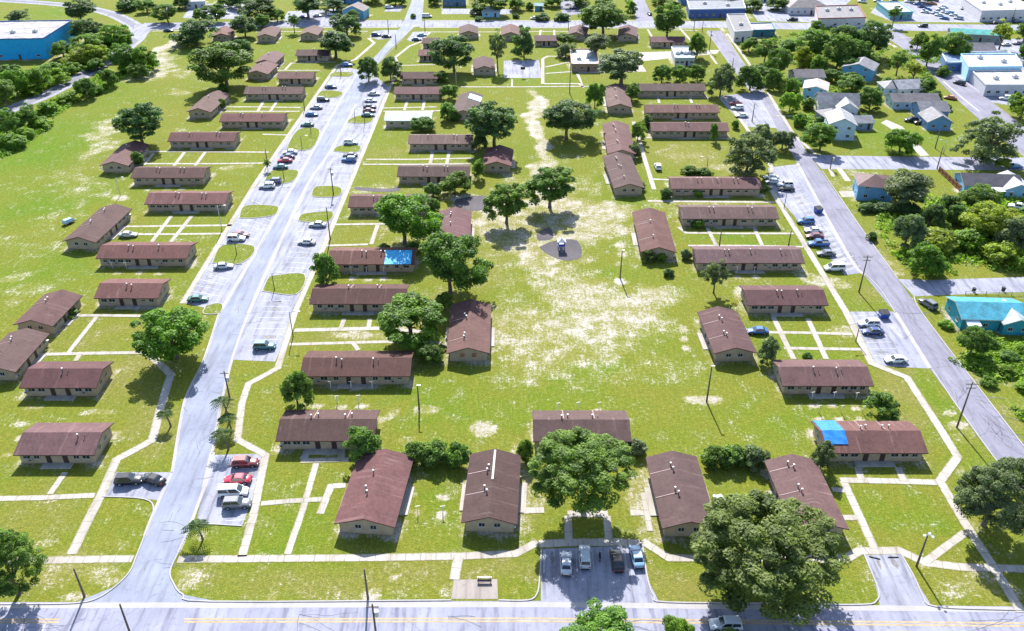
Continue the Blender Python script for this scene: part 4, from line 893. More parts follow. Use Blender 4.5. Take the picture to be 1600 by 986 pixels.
# ------------------------------------------------------------------ trees and shrubs
def crown_mesh(name, seed, clumps, per, leaf, cr=(.20, .36), flat=.0, low=-.88, skirt=0., spread=1.0, droop=0.0, core=.75):
    """crown in unit space (radius 1): leaf sprays gathered in clumps over an uneven ellipsoid"""
    g = np.random.default_rng(seed); C = []; Rd = []
    lob = g.normal(size=(7, 3)); lob /= np.linalg.norm(lob, axis=1)[:, None]; la = g.uniform(-.46, .26, 7)
    while len(C) < clumps:
        d = g.normal(size=3); d /= np.linalg.norm(d)
        if d[2] < low: continue
        r = g.uniform(core, 1.0) if g.random() < .85 else g.uniform(.3, core)
        rad = g.uniform(*cr)
        k = 1 + sum(a * max(0, d @ l) ** 3 for a, l in zip(la, lob))
        p = d * max(.05, r * k - rad * .75)
        if skirt and d[2] < 0:
            p[:2] *= (1 - d[2] ** 2) ** (-skirt)
        if flat and p[2] < 0: p[2] *= (1 - flat)
        C.append(p); Rd.append(rad)
    C = np.array(C); Rd = np.array(Rd); tone_c = g.uniform(0, 1, clumps)
    ci = np.repeat(np.arange(clumps), per); N = len(ci)
    d = g.normal(size=(N, 3)); d /= np.linalg.norm(d, axis=1)[:, None]
    d[:, 2] = np.where(d[:, 2] < -.45, -d[:, 2] * .6, d[:, 2])
    rr = np.cbrt(g.uniform(.25, 1, N))[:, None]
    pos = C[ci] + d * rr * Rd[ci][:, None] * np.array([1, 1, .8]) * spread
    if droop: pos[:, 2] -= droop * np.hypot(pos[:, 0], pos[:, 1]) ** 2
    nrm = d + g.normal(scale=.55, size=(N, 3)) + np.array([0, 0, .35]); nrm /= np.linalg.norm(nrm, axis=1)[:, None]
    t = np.cross(nrm, g.normal(size=(N, 3))); t /= np.linalg.norm(t, axis=1)[:, None]; b_ = np.cross(nrm, t)
    s = (leaf * g.uniform(.6, 1.35, N))[:, None]
    v = np.stack([pos - t * s, pos - b_ * s * .55 + nrm * s * .12, pos + t * s, pos + b_ * s * .55 + nrm * s * .12], 1).reshape(-1, 3)
    tone = np.clip(.5 * tone_c[ci] + .5 * g.uniform(0, 1, N) , 0, 1)
    me = bpy.data.meshes.new(name); me.vertices.add(4 * N); me.vertices.foreach_set('co', v.ravel().astype(np.float32))
    me.loops.add(4 * N); me.loops.foreach_set('vertex_index', np.arange(4 * N, dtype=np.int32))
    me.polygons.add(N); me.polygons.foreach_set('loop_start', np.arange(0, 4 * N, 4, dtype=np.int32)); me.polygons.foreach_set('loop_total', np.full(N, 4, np.int32))
    me.update(); a = me.attributes.new('tone', 'FLOAT', 'FACE'); a.data.foreach_set('value', tone.astype(np.float32))
    me.materials.append(MT['leaf']); return me
def trunk_mesh(name, seed, limbs=7, reach=.62, fork=.45, thick=.055, top=1.35):
    """trunk from z=0, forking at z=fork, limbs out to reach; z=1 is the crown's middle"""
    r = random.Random(seed); b = MB()
    b.path([(0, 0, -.05), (.01, 0, .08), (.02, .01, fork * .6), (.0, .02, fork)], [thick * 1.5, thick * 1.1, thick * .95, thick * .9], 9)
    for i in range(limbs):
        a = 2 * math.pi * (i + r.uniform(-.3, .3)) / limbs; q = reach * r.uniform(.6, 1.1); z = r.uniform(.85, top)
        m = (math.cos(a) * q * .45, math.sin(a) * q * .45, fork + (z - fork) * .6); e = (math.cos(a) * q, math.sin(a) * q, z)
        b.path([(0, .02, fork * .92), m, e], [thick * .6, thick * .4, thick * .12], 6)
        for k in range(2):
            a2 = a + r.uniform(-.9, .9); e2 = (m[0] + math.cos(a2) * q * .5, m[1] + math.sin(a2) * q * .5, m[2] + (z - m[2]) * r.uniform(.4, 1.2))
            b.path([m, e2], [thick * .3, thick * .08], 5)
    b.path([(0, .02, fork * .9), (.03, 0, top * .75), (-.02, .03, top)], [thick * .7, thick * .4, thick * .1], 6)
    return b.mesh(name, 'bark')
KIND = {
 'broad': ([crown_mesh('crown', s, 90, 200, .040, (.15, .27), low=-.88) for s in (1, 2, 3)], dict(clear=.18)),
 'big':   ([crown_mesh('crown', s, 190, 240, .025, (.09, .19), low=-.88) for s in (4, 5)], dict(clear=.22)),
 'shaggy':([crown_mesh('crown', s, 110, 170, .038, (.12, .21), core=.6) for s in (6, 7)], dict(clear=.22)),
 'oak':   ([crown_mesh('crown', s, 90, 170, .038, (.12, .25), core=.55, droop=.12) for s in (8, 9)], dict(clear=.18)),
 'airy':  ([crown_mesh('crown', s, 60, 80, .050, (.12, .22), core=.5) for s in (10, 11)], dict(clear=.34)),
 'round': ([crown_mesh('crown', s, 75, 150, .050, (.17, .30), low=-.93, skirt=.32) for s in (12, 13, 14)], dict(clear=.06)),
 'shrub': ([crown_mesh('foliage', s, 40, 100, .085, (.22, .38), low=-.9, skirt=.34) for s in (15, 16, 17)], dict(clear=-.15)),
}
TRUNKS = [trunk_mesh('trunk', s) for s in (1, 2, 3)]
STEMS = [trunk_mesh('stem', s, 5, .5, .25, .04) for s in (1, 2)]
GREEN = dict(bright=(.098, .180, .018), mid=(.105, .170, .034), dark=(.072, .126, .042), deep=(.096, .160, .028), olive=(.112, .150, .040), grey=(.120, .154, .074), yellow=(.20, .235, .024), lime=(.145, .230, .022))
NTREE = [0]
def tree(x0, y0, x1, y1, kind, col, label, cat=None, group=None, hmin=.55, clear=None):
    """bounding box of the crown as surveyed -> a tree standing on the ground"""
    NTREE[0] += 1; r = random.Random(NTREE[0] * 7 + 1); crowns, par = KIND[kind]; cl = par['clear'] if clear is None else clear
    cx, cy = (x0 + x1) / 2, (y0 + y1) / 2; dep = PITCH + math.atan((cy - 493) / F)
    zc = 4.0
    for _ in range(4):
        m = mpp(cy, zc) ; Rw = (x1 - x0) / 2 * m; hv = (y1 - y0) / 2 * m * math.cos(math.atan((cy - 493) / F)) 
        hz2 = (hv ** 2 - (Rw * math.sin(dep)) ** 2) / math.cos(dep) ** 2
        hz = max(math.sqrt(max(hz2, 0)), hmin * Rw); hz = min(hz, 1.5 * Rw + 1)
        zc = hz * (1 + cl * 1.6) * .92
    base = G(cx, cy, zc); base.z = 0
    shrub = kind == 'shrub'; root = empty('shrub' if shrub else 'tree', base); tag(root, label, cat or ('shrub' if shrub else 'tree'), group)
    t = mesh_obj('stem' if shrub else 'trunk', r.choice(STEMS if shrub else TRUNKS), root, (0, 0, 0), r.uniform(0, 6.28)); t.scale = (Rw, Rw, zc)
    o = mesh_obj('foliage' if shrub else 'crown', r.choice(crowns), root, (0, 0, zc), r.uniform(0, 6.28)); o.scale = (Rw * 1.02, Rw * 1.02, hz)
    c = GREEN[col]; k = r.uniform(.88, 1.14); o.color = (c[0] * k * r.uniform(.92, 1.1), c[1] * k, c[2] * k, 1)
    return root
T = tree
# the large ones
T(210, 474, 324, 566, 'broad', 'bright', 'big bright leafy tree beside the left street, its shadow across the walk')
T(576, 296, 682, 382, 'broad', 'bright', 'bright leafy tree in the middle rows, left of the end-on block')
T(646, 357, 757, 458, 'broad', 'deep', 'tall shaggy dark green tree right of the blue tarp')
T(581, 457, 697, 532, 'broad', 'bright', 'bright green tree hiding half of the block below the blue tarp')
T(828, 664, 998, 800, 'big', 'deep', 'huge dense tree at bottom centre shading the parked cars', clear=.62)
T(1083, 785, 1328, 938, 'big', 'olive', 'massive olive green tree overhanging the front road, bottom right')
T(1488, 695, 1630, 832, 'big', 'grey', 'big grey-green tree cut by the right edge, beside the right street')
T(-50, 815, 64, 938, 'big', 'mid', 'large tree cut by the left edge at the bottom left corner')
T(886, 967, 1012, 1046, 'broad', 'bright', 'broad tree top rising into view at the bottom edge, centre')
T(1020, 963, 1090, 1040, 'broad', 'bright', 'smaller tree top at the bottom edge, right of the broad one')
T(1118, 982, 1170, 1030, 'round', 'lime', 'tree top barely showing at the bottom edge below the car on the road')
T(171, 155, 258, 222, 'shaggy', 'dark', 'lone dark tree standing on the left field')
T(723, 150, 822, 228, 'shaggy', 'dark', 'big dark oak left of the sandy track in the middle')
T(842, 154, 931, 216, 'broad', 'dark', 'dark rounded oak right of the sandy track in the middle')
T(750, 276, 832, 346, 'shaggy', 'deep', 'left of two trees growing together over the sandy ground')
T(814, 250, 906, 322, 'shaggy', 'deep', 'right of two trees growing together over the sandy ground')
T(672, 52, 745, 108, 'broad', 'dark', 'large round dark tree near the top, right of the small blocks')
T(482, 44, 562, 84, 'oak', 'dark', 'wide spreading dark tree hiding half a block, upper left of the street')
T(516, 16, 566, 56, 'round', 'dark', 'taller dark tree behind the spreading one by the far road')
T(299, 62, 397, 130, 'broad', 'deep', 'broad domed oak on the upper left')
T(270, 28, 339, 72, 'round', 'dark', 'darker oak behind the broad domed one, near the far road')
T(362, 58, 398, 92, 'round', 'dark', 'small dark tree merging with the right of the domed oak')
T(556, 82, 593, 128, 'round', 'dark', 'left of two street trees at the narrow part of the street')
T(591, 86, 628, 128, 'round', 'dark', 'right of two street trees at the narrow part of the street')
T(920, 66, 1024, 130, 'oak', 'grey', 'sprawling live oak with visible limbs, upper middle')
T(898, 46, 966, 86, 'oak', 'grey', 'wide oak behind the sprawling live oak', clear=.4)
T(905, 0, 982, 52, 'broad', 'deep', 'large tree over the far road at the top middle')
T(1016, 6, 1072, 56, 'broad', 'deep', 'tall round street tree on the far road corner')
T(1072, 44, 1107, 92, 'round', 'deep', 'upright round tree beside the pale blue hall')
T(800, 42, 838, 90, 'round', 'dark', 'round dark tree casting shade on the ball court')
T(866, 48, 900, 72, 'round', 'deep', 'small tree above the grey bush by the looped walk')
T(868, 66, 900, 90, 'round', 'grey', 'greyish small tree beside the looped walk')
T(758, 42, 796, 100, 'airy', 'grey', 'thin bare-looking tree between two small end-on blocks')
for i, (a, b_, c, d, k) in enumerate([(1018, 96, 1052, 130, 'first'), (1046, 96, 1080, 130, 'second'), (1076, 98, 1106, 128, 'third')]):
    T(a, b_, c, d, 'round', 'mid', k + ' round tree from the left in the row behind the upper right block', group='row of round trees behind the block')
T(1104, 96, 1152, 152, 'round', 'grey', 'larger greyish tree ending the row of round trees')
T(1150, 98, 1198, 142, 'round', 'mid', 'tree on the right street edge above the small parking lot')
T(1129, 204, 1214, 274, 'oak', 'grey', 'grey-green oak between the sunny yard and the right street')
T(1168, 186, 1216, 232, 'oak', 'grey', 'smaller grey oak overlapping the one by the sunny yard')
T(1204, 198, 1244, 236, 'round', 'grey', 'small grey tree right at the edge of the right street')
# upper right wood and gardens
for (a, b_, c, d, k, col, lab) in [
 (1335, 30, 1392, 84, 'broad', 'dark', 'tall dark tree at the right of the wood, by the far road'), (1296, 36, 1348, 84, 'broad', 'dark', 'dark tree left of the tallest one in the wood by the far road'),
 (1240, 46, 1298, 92, 'broad', 'deep', 'wide tree in the middle of the wood by the far road'), (1214, 60, 1252, 86, 'round', 'deep', 'small tree at the left end of the wood by the far road'),
 (1286, 54, 1338, 104, 'broad', 'mid', 'lighter green tree in the front of the wood'), (1238, 70, 1272, 106, 'round', 'yellow', 'yellowish tree in the wood above the grey-brown roof'),
 (1198, 72, 1242, 122, 'broad', 'mid', 'mid green tree beside the right street, left end of the gardens'), (1196, 104, 1226, 140, 'round', 'mid', 'round garden tree left of the white grey-brown roofed house'),
 (1266, 84, 1296, 116, 'round', 'bright', 'small bright tree between the wood and the worn white roof'), (1304, 82, 1348, 116, 'round', 'deep', 'rounded tree left of the tall deep blue-shaded house'),
 (1308, 110, 1358, 146, 'round', 'deep', 'dense dark rounded tree behind the broad grey gable'), (1286, 104, 1318, 128, 'round', 'mid', 'small tree between the white house and the dense dark one'),
 (1386, 74, 1426, 112, 'airy', 'mid', 'loose tree left of the side street, below the grass verge'), (1422, 48, 1450, 78, 'round', 'deep', 'small round tree on the grass verge by the far road'),
 (1434, 54, 1474, 100, 'broad', 'deep', 'tree over the side street, left of the dark shop row'), (1470, 50, 1520, 92, 'broad', 'deep', 'broad dark tree in front of the teal roofed building'),
 (1410, 92, 1450, 124, 'airy', 'yellow', 'yellow-green loose tree at the edge of the side street'), (1432, 116, 1468, 148, 'round', 'mid', 'round tree right of the white house with light grey gable'),
 (1340, 132, 1384, 172, 'round', 'mid', 'round garden tree in the middle of the back lawn'), (1218, 138, 1254, 176, 'round', 'lime', 'lime green tree in the garden beside the right street'),
 (1250, 150, 1276, 174, 'shrub', 'mid', 'bush at the left of the broad grey gabled house'), (1258, 190, 1312, 234, 'broad', 'bright', 'bright green tree in front of the two-storey pale blue-shaded house'),
 (1382, 194, 1438, 242, 'round', 'bright', 'dense bushy tree beside the short concrete driveway'), (1504, 176, 1602, 250, 'oak', 'grey', 'spreading live oak at the right edge above the side road'),
 (1578, 140, 1624, 186, 'round', 'lime', 'bright tree at the right edge by the long grey building'), (1546, 28, 1592, 70, 'airy', 'yellow', 'pale yellow-green tree beside the teal roof'),
 (1586, 36, 1620, 66, 'round', 'mid', 'tree at the right edge next to the teal roof'), (1386, 4, 1412, 36, 'airy', 'mid', 'slim tree standing before the small white shop by the car lot'),
 (1556, 76, 1580, 94, 'shrub', 'lime', 'bright bush behind the dark blue-shaded gabled building'), (1272, 180, 1292, 196, 'shrub', 'dark', 'dark bush at the foot of the broad grey gable'),
 (1590, 60, 1630, 100, 'round', 'deep', 'dark tree at the right edge beyond the parked cars'),
 (1356, 262, 1478, 322, 'oak', 'grey', 'wide grey oak over the dark red hip roof'), (1498, 286, 1562, 334, 'broad', 'deep', 'dense tree in front of the charcoal roofed house'),
 (1466, 302, 1508, 342, 'round', 'dark', 'dark tree at the back of the bushy vacant lot'), (1392, 326, 1450, 390, 'round', 'grey', 'rounded grey-green tree at the left of the bushy vacant lot'),
 (1420, 374, 1484, 432, 'round', 'bright', 'bushy tree nearest the side road in the vacant lot'), (1504, 314, 1586, 376, 'broad', 'yellow', 'large yellow-green tree in the middle of the vacant lot'),
 (1560, 334, 1624, 400, 'round', 'grey', 'tall tree at the right edge of the vacant lot'), (1430, 356, 1500, 396, 'shrub', 'yellow', 'yellowish vine mound above the bushy tree in the vacant lot'),
 (1478, 352, 1548, 394, 'shrub', 'lime', 'broad low vine mound in the centre of the vacant lot'), (1540, 372, 1600, 420, 'shrub', 'yellow', 'low yellow-green mound at the right of the vacant lot'),
 (1354, 360, 1372, 378, 'shrub', 'dark', 'small dark bush on the strip beside the right street'), (1340, 314, 1370, 334, 'shrub', 'dark', 'low dark hedge bush at the left of the hedge below the grey oak'),
 (1364, 314, 1400, 336, 'shrub', 'dark', 'second dark bush in the hedge below the grey oak'), (1396, 312, 1440, 340, 'shrub', 'dark', 'largest dark bush of the hedge below the grey oak'),
 (1436, 314, 1476, 356, 'round', 'dark', 'dark tree in the shade behind the hedge in the vacant lot'),
 (1498, 508, 1548, 556, 'broad', 'deep', 'dark tree in front of the turquoise house'), (1530, 524, 1560, 548, 'shrub', 'mid', 'bush right of the tree before the turquoise house'),
 (1552, 566, 1586, 588, 'shrub', 'lime', 'bright low bush on the rough ground below the turquoise house'), (1580, 534, 1612, 556, 'shrub', 'lime', 'bright bush at the right edge below the turquoise house'),
 (1500, 556, 1530, 572, 'shrub', 'lime', 'low bright bush beside the right street below the turquoise house'),
 (1556, 244, 1580, 264, 'round', 'yellow', 'small yellow-green tree beside the dark car on the side road'), ]:
    T(a, b_, c, d, k, col, lab)
# between the blocks
for (a, b_, c, d, k, col, lab) in [
 (484, 387, 531, 447, 'round', 'mid', 'rounded bush at the left end of the blue-tarped block'), (432, 572, 489, 642, 'round', 'mid', 'rounded tree at the left end of the long block with four vents'),
 (536, 657, 598, 722, 'round', 'mid', 'round bush at the front corner of the lower middle block'), (627, 684, 674, 732, 'shrub', 'mid', 'left bush of the clump between the two front end-on blocks'),
 (655, 682, 710, 734, 'shrub', 'mid', 'middle bush of the clump between the two front end-on blocks'), (692, 684, 740, 732, 'shrub', 'deep', 'right bush of the clump between the two front end-on blocks'),
 (1096, 690, 1142, 736, 'shrub', 'mid', 'left bush of the row between the two right front blocks'), (1124, 690, 1174, 736, 'shrub', 'mid', 'middle bush of the row between the two right front blocks'), (1156, 690, 1204, 736, 'shrub', 'grey', 'right bush of the row between the two right front blocks'),
 (1352, 608, 1404, 656, 'round', 'mid', 'round bush between the two lower right blocks'), (1266, 686, 1306, 738, 'round', 'grey', 'grey bush at the corner of the right blue-tarped block'),
 (1095, 402, 1143, 452, 'airy', 'grey', 'small loose tree before the longest right hand block'), (1000, 386, 1026, 412, 'shrub', 'olive', 'vine bush climbing the gable beside the sandy field'), (1022, 392, 1044, 410, 'shrub', 'lime', 'small bright bush right of the vine on the gable'),
 (990, 282, 1010, 300, 'shrub', 'olive', 'small bush at the gable left of the sunny yard'), (1184, 524, 1220, 570, 'round', 'grey', 'small grey tree left of the crossed walks'), (646, 530, 694, 568, 'round', 'mid', 'rounded tree between the long block and the boarded gable'),
 (976, 680, 1016, 716, 'shrub', 'grey', 'greyish bush at the right corner behind the huge tree'), (806, 682, 836, 728, 'shrub', 'deep', 'dark bush at the left corner behind the huge tree'),
 (684, 264, 736, 306, 'round', 'mid', 'rounded tree in front of the block with paired walks'), (660, 284, 690, 314, 'shrub', 'mid', 'bush left of the rounded tree by the paired walks'), (664, 308, 690, 336, 'shrub', 'mid', 'bush at the right side of the hidden block'),
 (736, 244, 760, 280, 'round', 'mid', 'narrow tree at the left side of the block below the dark oak'), (915, 122, 946, 170, 'round', 'deep', 'upright dark tree left of the upper end-on block'), (974, 128, 1002, 158, 'round', 'deep', 'small tree right of the upper end-on block'),
 (984, 188, 1010, 222, 'round', 'deep', 'dark small tree between end-on block and narrow-tree block'), (980, 220, 1004, 250, 'shrub', 'grey', 'grey bush between the two touching end-on blocks'), (1002, 176, 1022, 204, 'shrub', 'grey', 'grey bush at the left end of the upper right blocks'),
 (1108, 188, 1124, 222, 'round', 'deep', 'narrow cypress-like tree at the front of a block'), (1064, 256, 1092, 276, 'shrub', 'deep', 'taller dark bush of the low hedge by the sunny yard'), (1088, 262, 1114, 276, 'shrub', 'deep', 'low part of the hedge by the sunny yard'),
 (1030, 292, 1052, 312, 'shrub', 'grey', 'bush at the left front corner of the hedge block'), (1082, 296, 1098, 310, 'shrub', 'lime', 'small lime bush before the hedge block'), (1078, 340, 1102, 358, 'shrub', 'bright', 'bright bush before the block with two striped lawns'),
 (1062, 388, 1082, 408, 'shrub', 'grey', 'low bush in the gap left of the longest block'), (1178, 284, 1204, 300, 'shrub', 'mid', 'bush at the right end of the hedge block'), (1034, 294, 1048, 314, 'shrub', 'dark', 'dark shrub in the passage left of the hedge block'),
 (640, 178, 680, 206, 'round', 'mid', 'bush covering the right front of the whitish roofed building'), (682, 155, 716, 188, 'round', 'mid', 'bush right of the whitish roofed building'), (686, 128, 716, 156, 'round', 'mid', 'bush between the upper middle blocks and the tarp block'),
 (672, 108, 702, 132, 'shrub', 'mid', 'bush at the right end of the third block above the whitish roof'), (734, 206, 762, 236, 'round', 'dark', 'small dark tree at the foot of the big dark oak'), (700, 172, 722, 190, 'shrub', 'mid', 'bush in front of the pale-tarped end-on block'),
 (88, 478, 120, 500, 'shrub', 'mid', 'bush at the right side of an end-on block near the left edge'), (338, 128, 360, 148, 'shrub', 'deep', 'small bush below the domed oak beside the lamp'), (1142, 186, 1156, 204, 'shrub', 'deep', 'small bush at the right end of the narrow-tree block'),
 (200, 234, 228, 262, 'shrub', 'deep', 'dark bush at the right side of the block below the lone tree'), (338, 152, 356, 172, 'shrub', 'deep', 'bush at the right side of the end-on block under the domed oak'),
 (1252, 548, 1270, 564, 'shrub', 'mid', 'tiny bush behind the block by the crossed walks'), (1126, 336, 1146, 352, 'shrub', 'olive', 'reddish olive bush before the block with two striped lawns'), (1036, 418, 1054, 434, 'shrub', 'dark', 'small dark bush alone on the lawn edge by the sandy field'),
 (585, 378, 610, 396, 'shrub', 'deep', 'bush under the bright leafy tree of the middle rows'), (632, 376, 656, 398, 'shrub', 'mid', 'bush behind the right end of the blue tarp'), (680, 452, 708, 484, 'round', 'deep', 'bush between bright tree and the boarded block'), ]:
    T(a, b_, c, d, k, col, lab)
# top left wood along the curved road and beyond
for (a, b_, c, d, k, col, lab) in [
 (108, 28, 160, 66, 'broad', 'dark', 'dark tree behind the blue warehouse'), (112, 50, 168, 92, 'broad', 'bright', 'bright tree at the right end of the blue warehouse'), (150, 36, 206, 82, 'broad', 'bright', 'bright tree inside the bend of the curved road'), (100, 72, 150, 104, 'round', 'yellow', 'yellow-green tree below the warehouse corner'),
 (128, 66, 174, 104, 'round', 'yellow', 'yellow-flecked tree near the curved road bend'), (76, 62, 116, 92, 'round', 'mid', 'tree hugging the warehouse right corner'), (96, 94, 130, 118, 'shrub', 'bright', 'low bush at the edge of the curved road below the warehouse'), (150, 50, 180, 86, 'round', 'deep', 'darker tree between bright ones by the bend'),
 (0, 106, 44, 150, 'broad', 'bright', 'bright tree under the warehouse, at the left edge'), (36, 104, 80, 142, 'round', 'bright', 'second bright tree under the warehouse wall'), (70, 104, 106, 132, 'round', 'lime', 'lime tree right of the two under the warehouse'), (-20, 122, 28, 166, 'broad', 'mid', 'tree at the left edge on the upper side of the curved road'), (28, 126, 66, 152, 'shrub', 'lime', 'low bright bush on the upper side of the curved road'),
 (170, 66, 212, 108, 'broad', 'mid', 'tree on the lower side of the curved road near the bend'), (202, 70, 244, 112, 'round', 'bright', 'bright round tree by the white sandy track'), (152, 104, 184, 136, 'round', 'deep', 'dark round tree below the bend'), (182, 92, 222, 118, 'shrub', 'bright', 'bright bush between the trees below the bend'),
 (112, 118, 150, 154, 'round', 'mid', 'tree on the lower side of the curved road, middle'), (134, 130, 160, 150, 'shrub', 'bright', 'low bush right of the tree beside the curved road'), (86, 142, 122, 164, 'shrub', 'lime', 'low lime bush on the lower side of the curved road'), (52, 156, 88, 182, 'shrub', 'bright', 'bright bush where the hedge meets the curved road'),
 (24, 164, 62, 200, 'round', 'deep', 'dark tree in the thicket at the left edge'), (-20, 168, 30, 214, 'broad', 'mid', 'tree at the left edge in the thicket below the road'), (46, 182, 82, 202, 'shrub', 'lime', 'lime bush at the front of the thicket'), (-10, 206, 40, 236, 'shrub', 'bright', 'bush at the lowest end of the thicket at the left edge'), (20, 196, 52, 220, 'shrub', 'lime', 'second lime bush at the thicket front'),
 (10, 18, 44, 32, 'round', 'grey', 'grey tree on the grass above the warehouse'), (176, 0, 216, 16, 'shrub', 'dark', 'dark bush left of the far road at the top left'), (196, -2, 218, 14, 'shrub', 'deep', 'second dark bush left of the far road at the top left'),
 (238, 4, 282, 34, 'broad', 'deep', 'tree left of the carport building at the top left'), (268, -10, 300, 14, 'round', 'dark', 'dark tree above the carport building'), (316, 4, 356, 32, 'broad', 'deep', 'tree right of the carport building at the top left'), (352, -12, 392, 14, 'round', 'dark', 'dark tree on the top edge right of the carport'), (358, 24, 404, 56, 'broad', 'dark', 'dark tree on the far road above the domed oak'),
 (376, -6, 436, 30, 'broad', 'dark', 'broad dark tree on the top edge at left'), (442, -14, 516, 24, 'oak', 'dark', 'wide dark tree shading parked cars at the top'), (446, 18, 470, 46, 'airy', 'deep', 'thin street tree by the far road at the left'),
 (732, 10, 758, 26, 'shrub', 'grey', 'grey bush left of the pale blue house at the top'), (742, -10, 800, 14, 'broad', 'mid', 'tree behind the pale blue house on the top edge'), (790, -8, 822, 16, 'round', 'deep', 'tree on the top edge above the far lawn'), (976, 0, 996, 24, 'round', 'deep', 'small tree right of the large tree over the far road'),
 (820, 2, 836, 18, 'shrub', 'dark', 'dark bush by the tiny turquoise shed'), (800, 20, 812, 30, 'shrub', 'dark', 'bush at the left end of the hedge on the far road'), (836, 22, 862, 31, 'shrub', 'dark', 'middle bush of the hedge on the far road'), (862, 22, 890, 31, 'shrub', 'dark', 'right bush of the hedge on the far road'),
 (1020, -12, 1050, 8, 'round', 'mid', 'tree on the top edge left of the bright blue roof'), (1110, -10, 1150, 8, 'round', 'deep', 'tree on the top edge right of the bright blue roof'), (1196, -6, 1236, 14, 'round', 'deep', 'tree on the top edge left of the wide hip roof'),
 (410, 246, 424, 264, 'airy', 'olive', 'tiny young tree on the lawn beside the left parking row'), (1168, 100, 1216, 130, 'round', 'deep', 'dark tree at the narrow end of the right street'), (1560, -8, 1600, 6, 'round', 'mid', 'tree at the top right corner behind the white store'),
 (640, 20, 652, 30, 'shrub', 'deep', 'small bush beside the street at the very top'), (740, 24, 756, 34, 'shrub', 'dark', 'dark shrub under the pale blue house at the top'), (880, -12, 920, 10, 'round', 'deep', 'tree on the top edge beside the dark asphalt lot'), (560, -16, 600, 2, 'round', 'mid', 'tree on the top edge by the blue-fronted house'), (1420, -16, 1460, 0, 'round', 'mid', 'tree beyond the car lot on the top edge')]:
    T(a, b_, c, d, k, col, lab)

for (a, b_, c, d, k, col, lab) in [
 (96, 0, 150, 30, 'broad', 'dark', 'dark tree over the curved road at the top left corner'), (212, -4, 244, 20, 'round', 'deep', 'tree between two dark bushes and the carport, top left'), (298, 12, 322, 34, 'round', 'mid', 'small tree in front of the carport at the top left'),
 (336, -6, 360, 12, 'round', 'deep', 'tree just right of the carport on the top edge'), (418, 10, 446, 34, 'round', 'deep', 'tree right of the broad dark one near the far road, top left'), (396, 20, 424, 44, 'round', 'mid', 'mid green tree by the far road below the broad dark one'), (500, -2, 540, 18, 'round', 'dark', 'tree right of the wide dark one on the top edge'),
 (540, 14, 562, 34, 'round', 'deep', 'tree left of the blue-fronted house at the top'), (600, -10, 636, 6, 'round', 'mid', 'tree on the top edge left of the top street'), (664, -10, 692, 8, 'round', 'deep', 'tree on the top edge right of the top street'), (846, -8, 880, 10, 'round', 'mid', 'tree on the top edge behind the tiny turquoise shed'),
 (928, -12, 960, 8, 'round', 'deep', 'rear tree behind the large one over the far road'), (1040, 0, 1066, 18, 'round', 'mid', 'tree in front of the bright blue roof at the top'), (1160, -4, 1196, 16, 'round', 'deep', 'tree between the blue-roofed store and wide hip roof'), (1156, 56, 1186, 82, 'round', 'mid', 'tree beside the narrow grey building at the far road corner'),
 (1178, 60, 1216, 96, 'broad', 'mid', 'tree right of the narrow grey building, on the verge'), (1318, 60, 1362, 100, 'broad', 'deep', 'dense tree below the tallest one in the wood'), (1262, 30, 1290, 60, 'round', 'deep', 'tree against the left side of the red-bayed shop'), (1350, 84, 1378, 108, 'round', 'mid', 'small tree behind the tall deep blue-shaded house'),
 (1226, 120, 1252, 146, 'round', 'bright', 'bright bush-like tree left of the white grey-brown roofed house'), (1272, 132, 1292, 152, 'shrub', 'deep', 'dark bush between the white house and worn whitish roof'), (1374, 118, 1400, 138, 'shrub', 'mid', 'bush right of the tall deep blue-shaded house'), (1340, 176, 1360, 192, 'shrub', 'mid', 'bush behind the dark blue-shaded shed-like house'),
 (1444, 138, 1472, 162, 'round', 'deep', 'round tree at the right end of the gabled cottages'), (1462, 100, 1486, 122, 'shrub', 'deep', 'bush at the left of the dark blue shop row'), (1236, 176, 1262, 202, 'shrub', 'bright', 'bright bush on the lawn beside the right street'), (1470, 160, 1490, 174, 'shrub', 'deep', 'bush at the back of the blue-shaded gabled cottage'),
 (1480, 316, 1520, 352, 'round', 'mid', 'mid green tree left of the large yellow-green one in the vacant lot'), (1452, 340, 1484, 368, 'shrub', 'mid', 'thicket bush behind the vine mounds in the vacant lot'), (1528, 358, 1566, 386, 'shrub', 'mid', 'thicket bush under the large yellow-green tree'), (1580, 388, 1620, 424, 'shrub', 'lime', 'lime mound at the right edge of the vacant lot'),
 (1560, 546, 1596, 570, 'shrub', 'mid', 'mid green bush right below the turquoise house'), (1530, 586, 1560, 604, 'shrub', 'bright', 'low bush in the middle of the rough verge'), (1586, 596, 1616, 616, 'shrub', 'lime', 'low lime bush at the right edge of the rough verge'), (1464, 498, 1490, 514, 'shrub', 'lime', 'bright bush by the white rail fence'),
 (60, 96, 96, 116, 'shrub', 'bright', 'bright bush at the foot of the warehouse wall'), (200, 96, 232, 122, 'round', 'mid', 'tree at the edge of the left field near the sandy track'), (-10, 96, 30, 124, 'round', 'mid', 'tree at the left edge right under the warehouse wall'), (130, 90, 162, 112, 'round', 'bright', 'bright tree on the upper bank of the curved road')]:
    T(a, b_, c, d, k, col, lab)
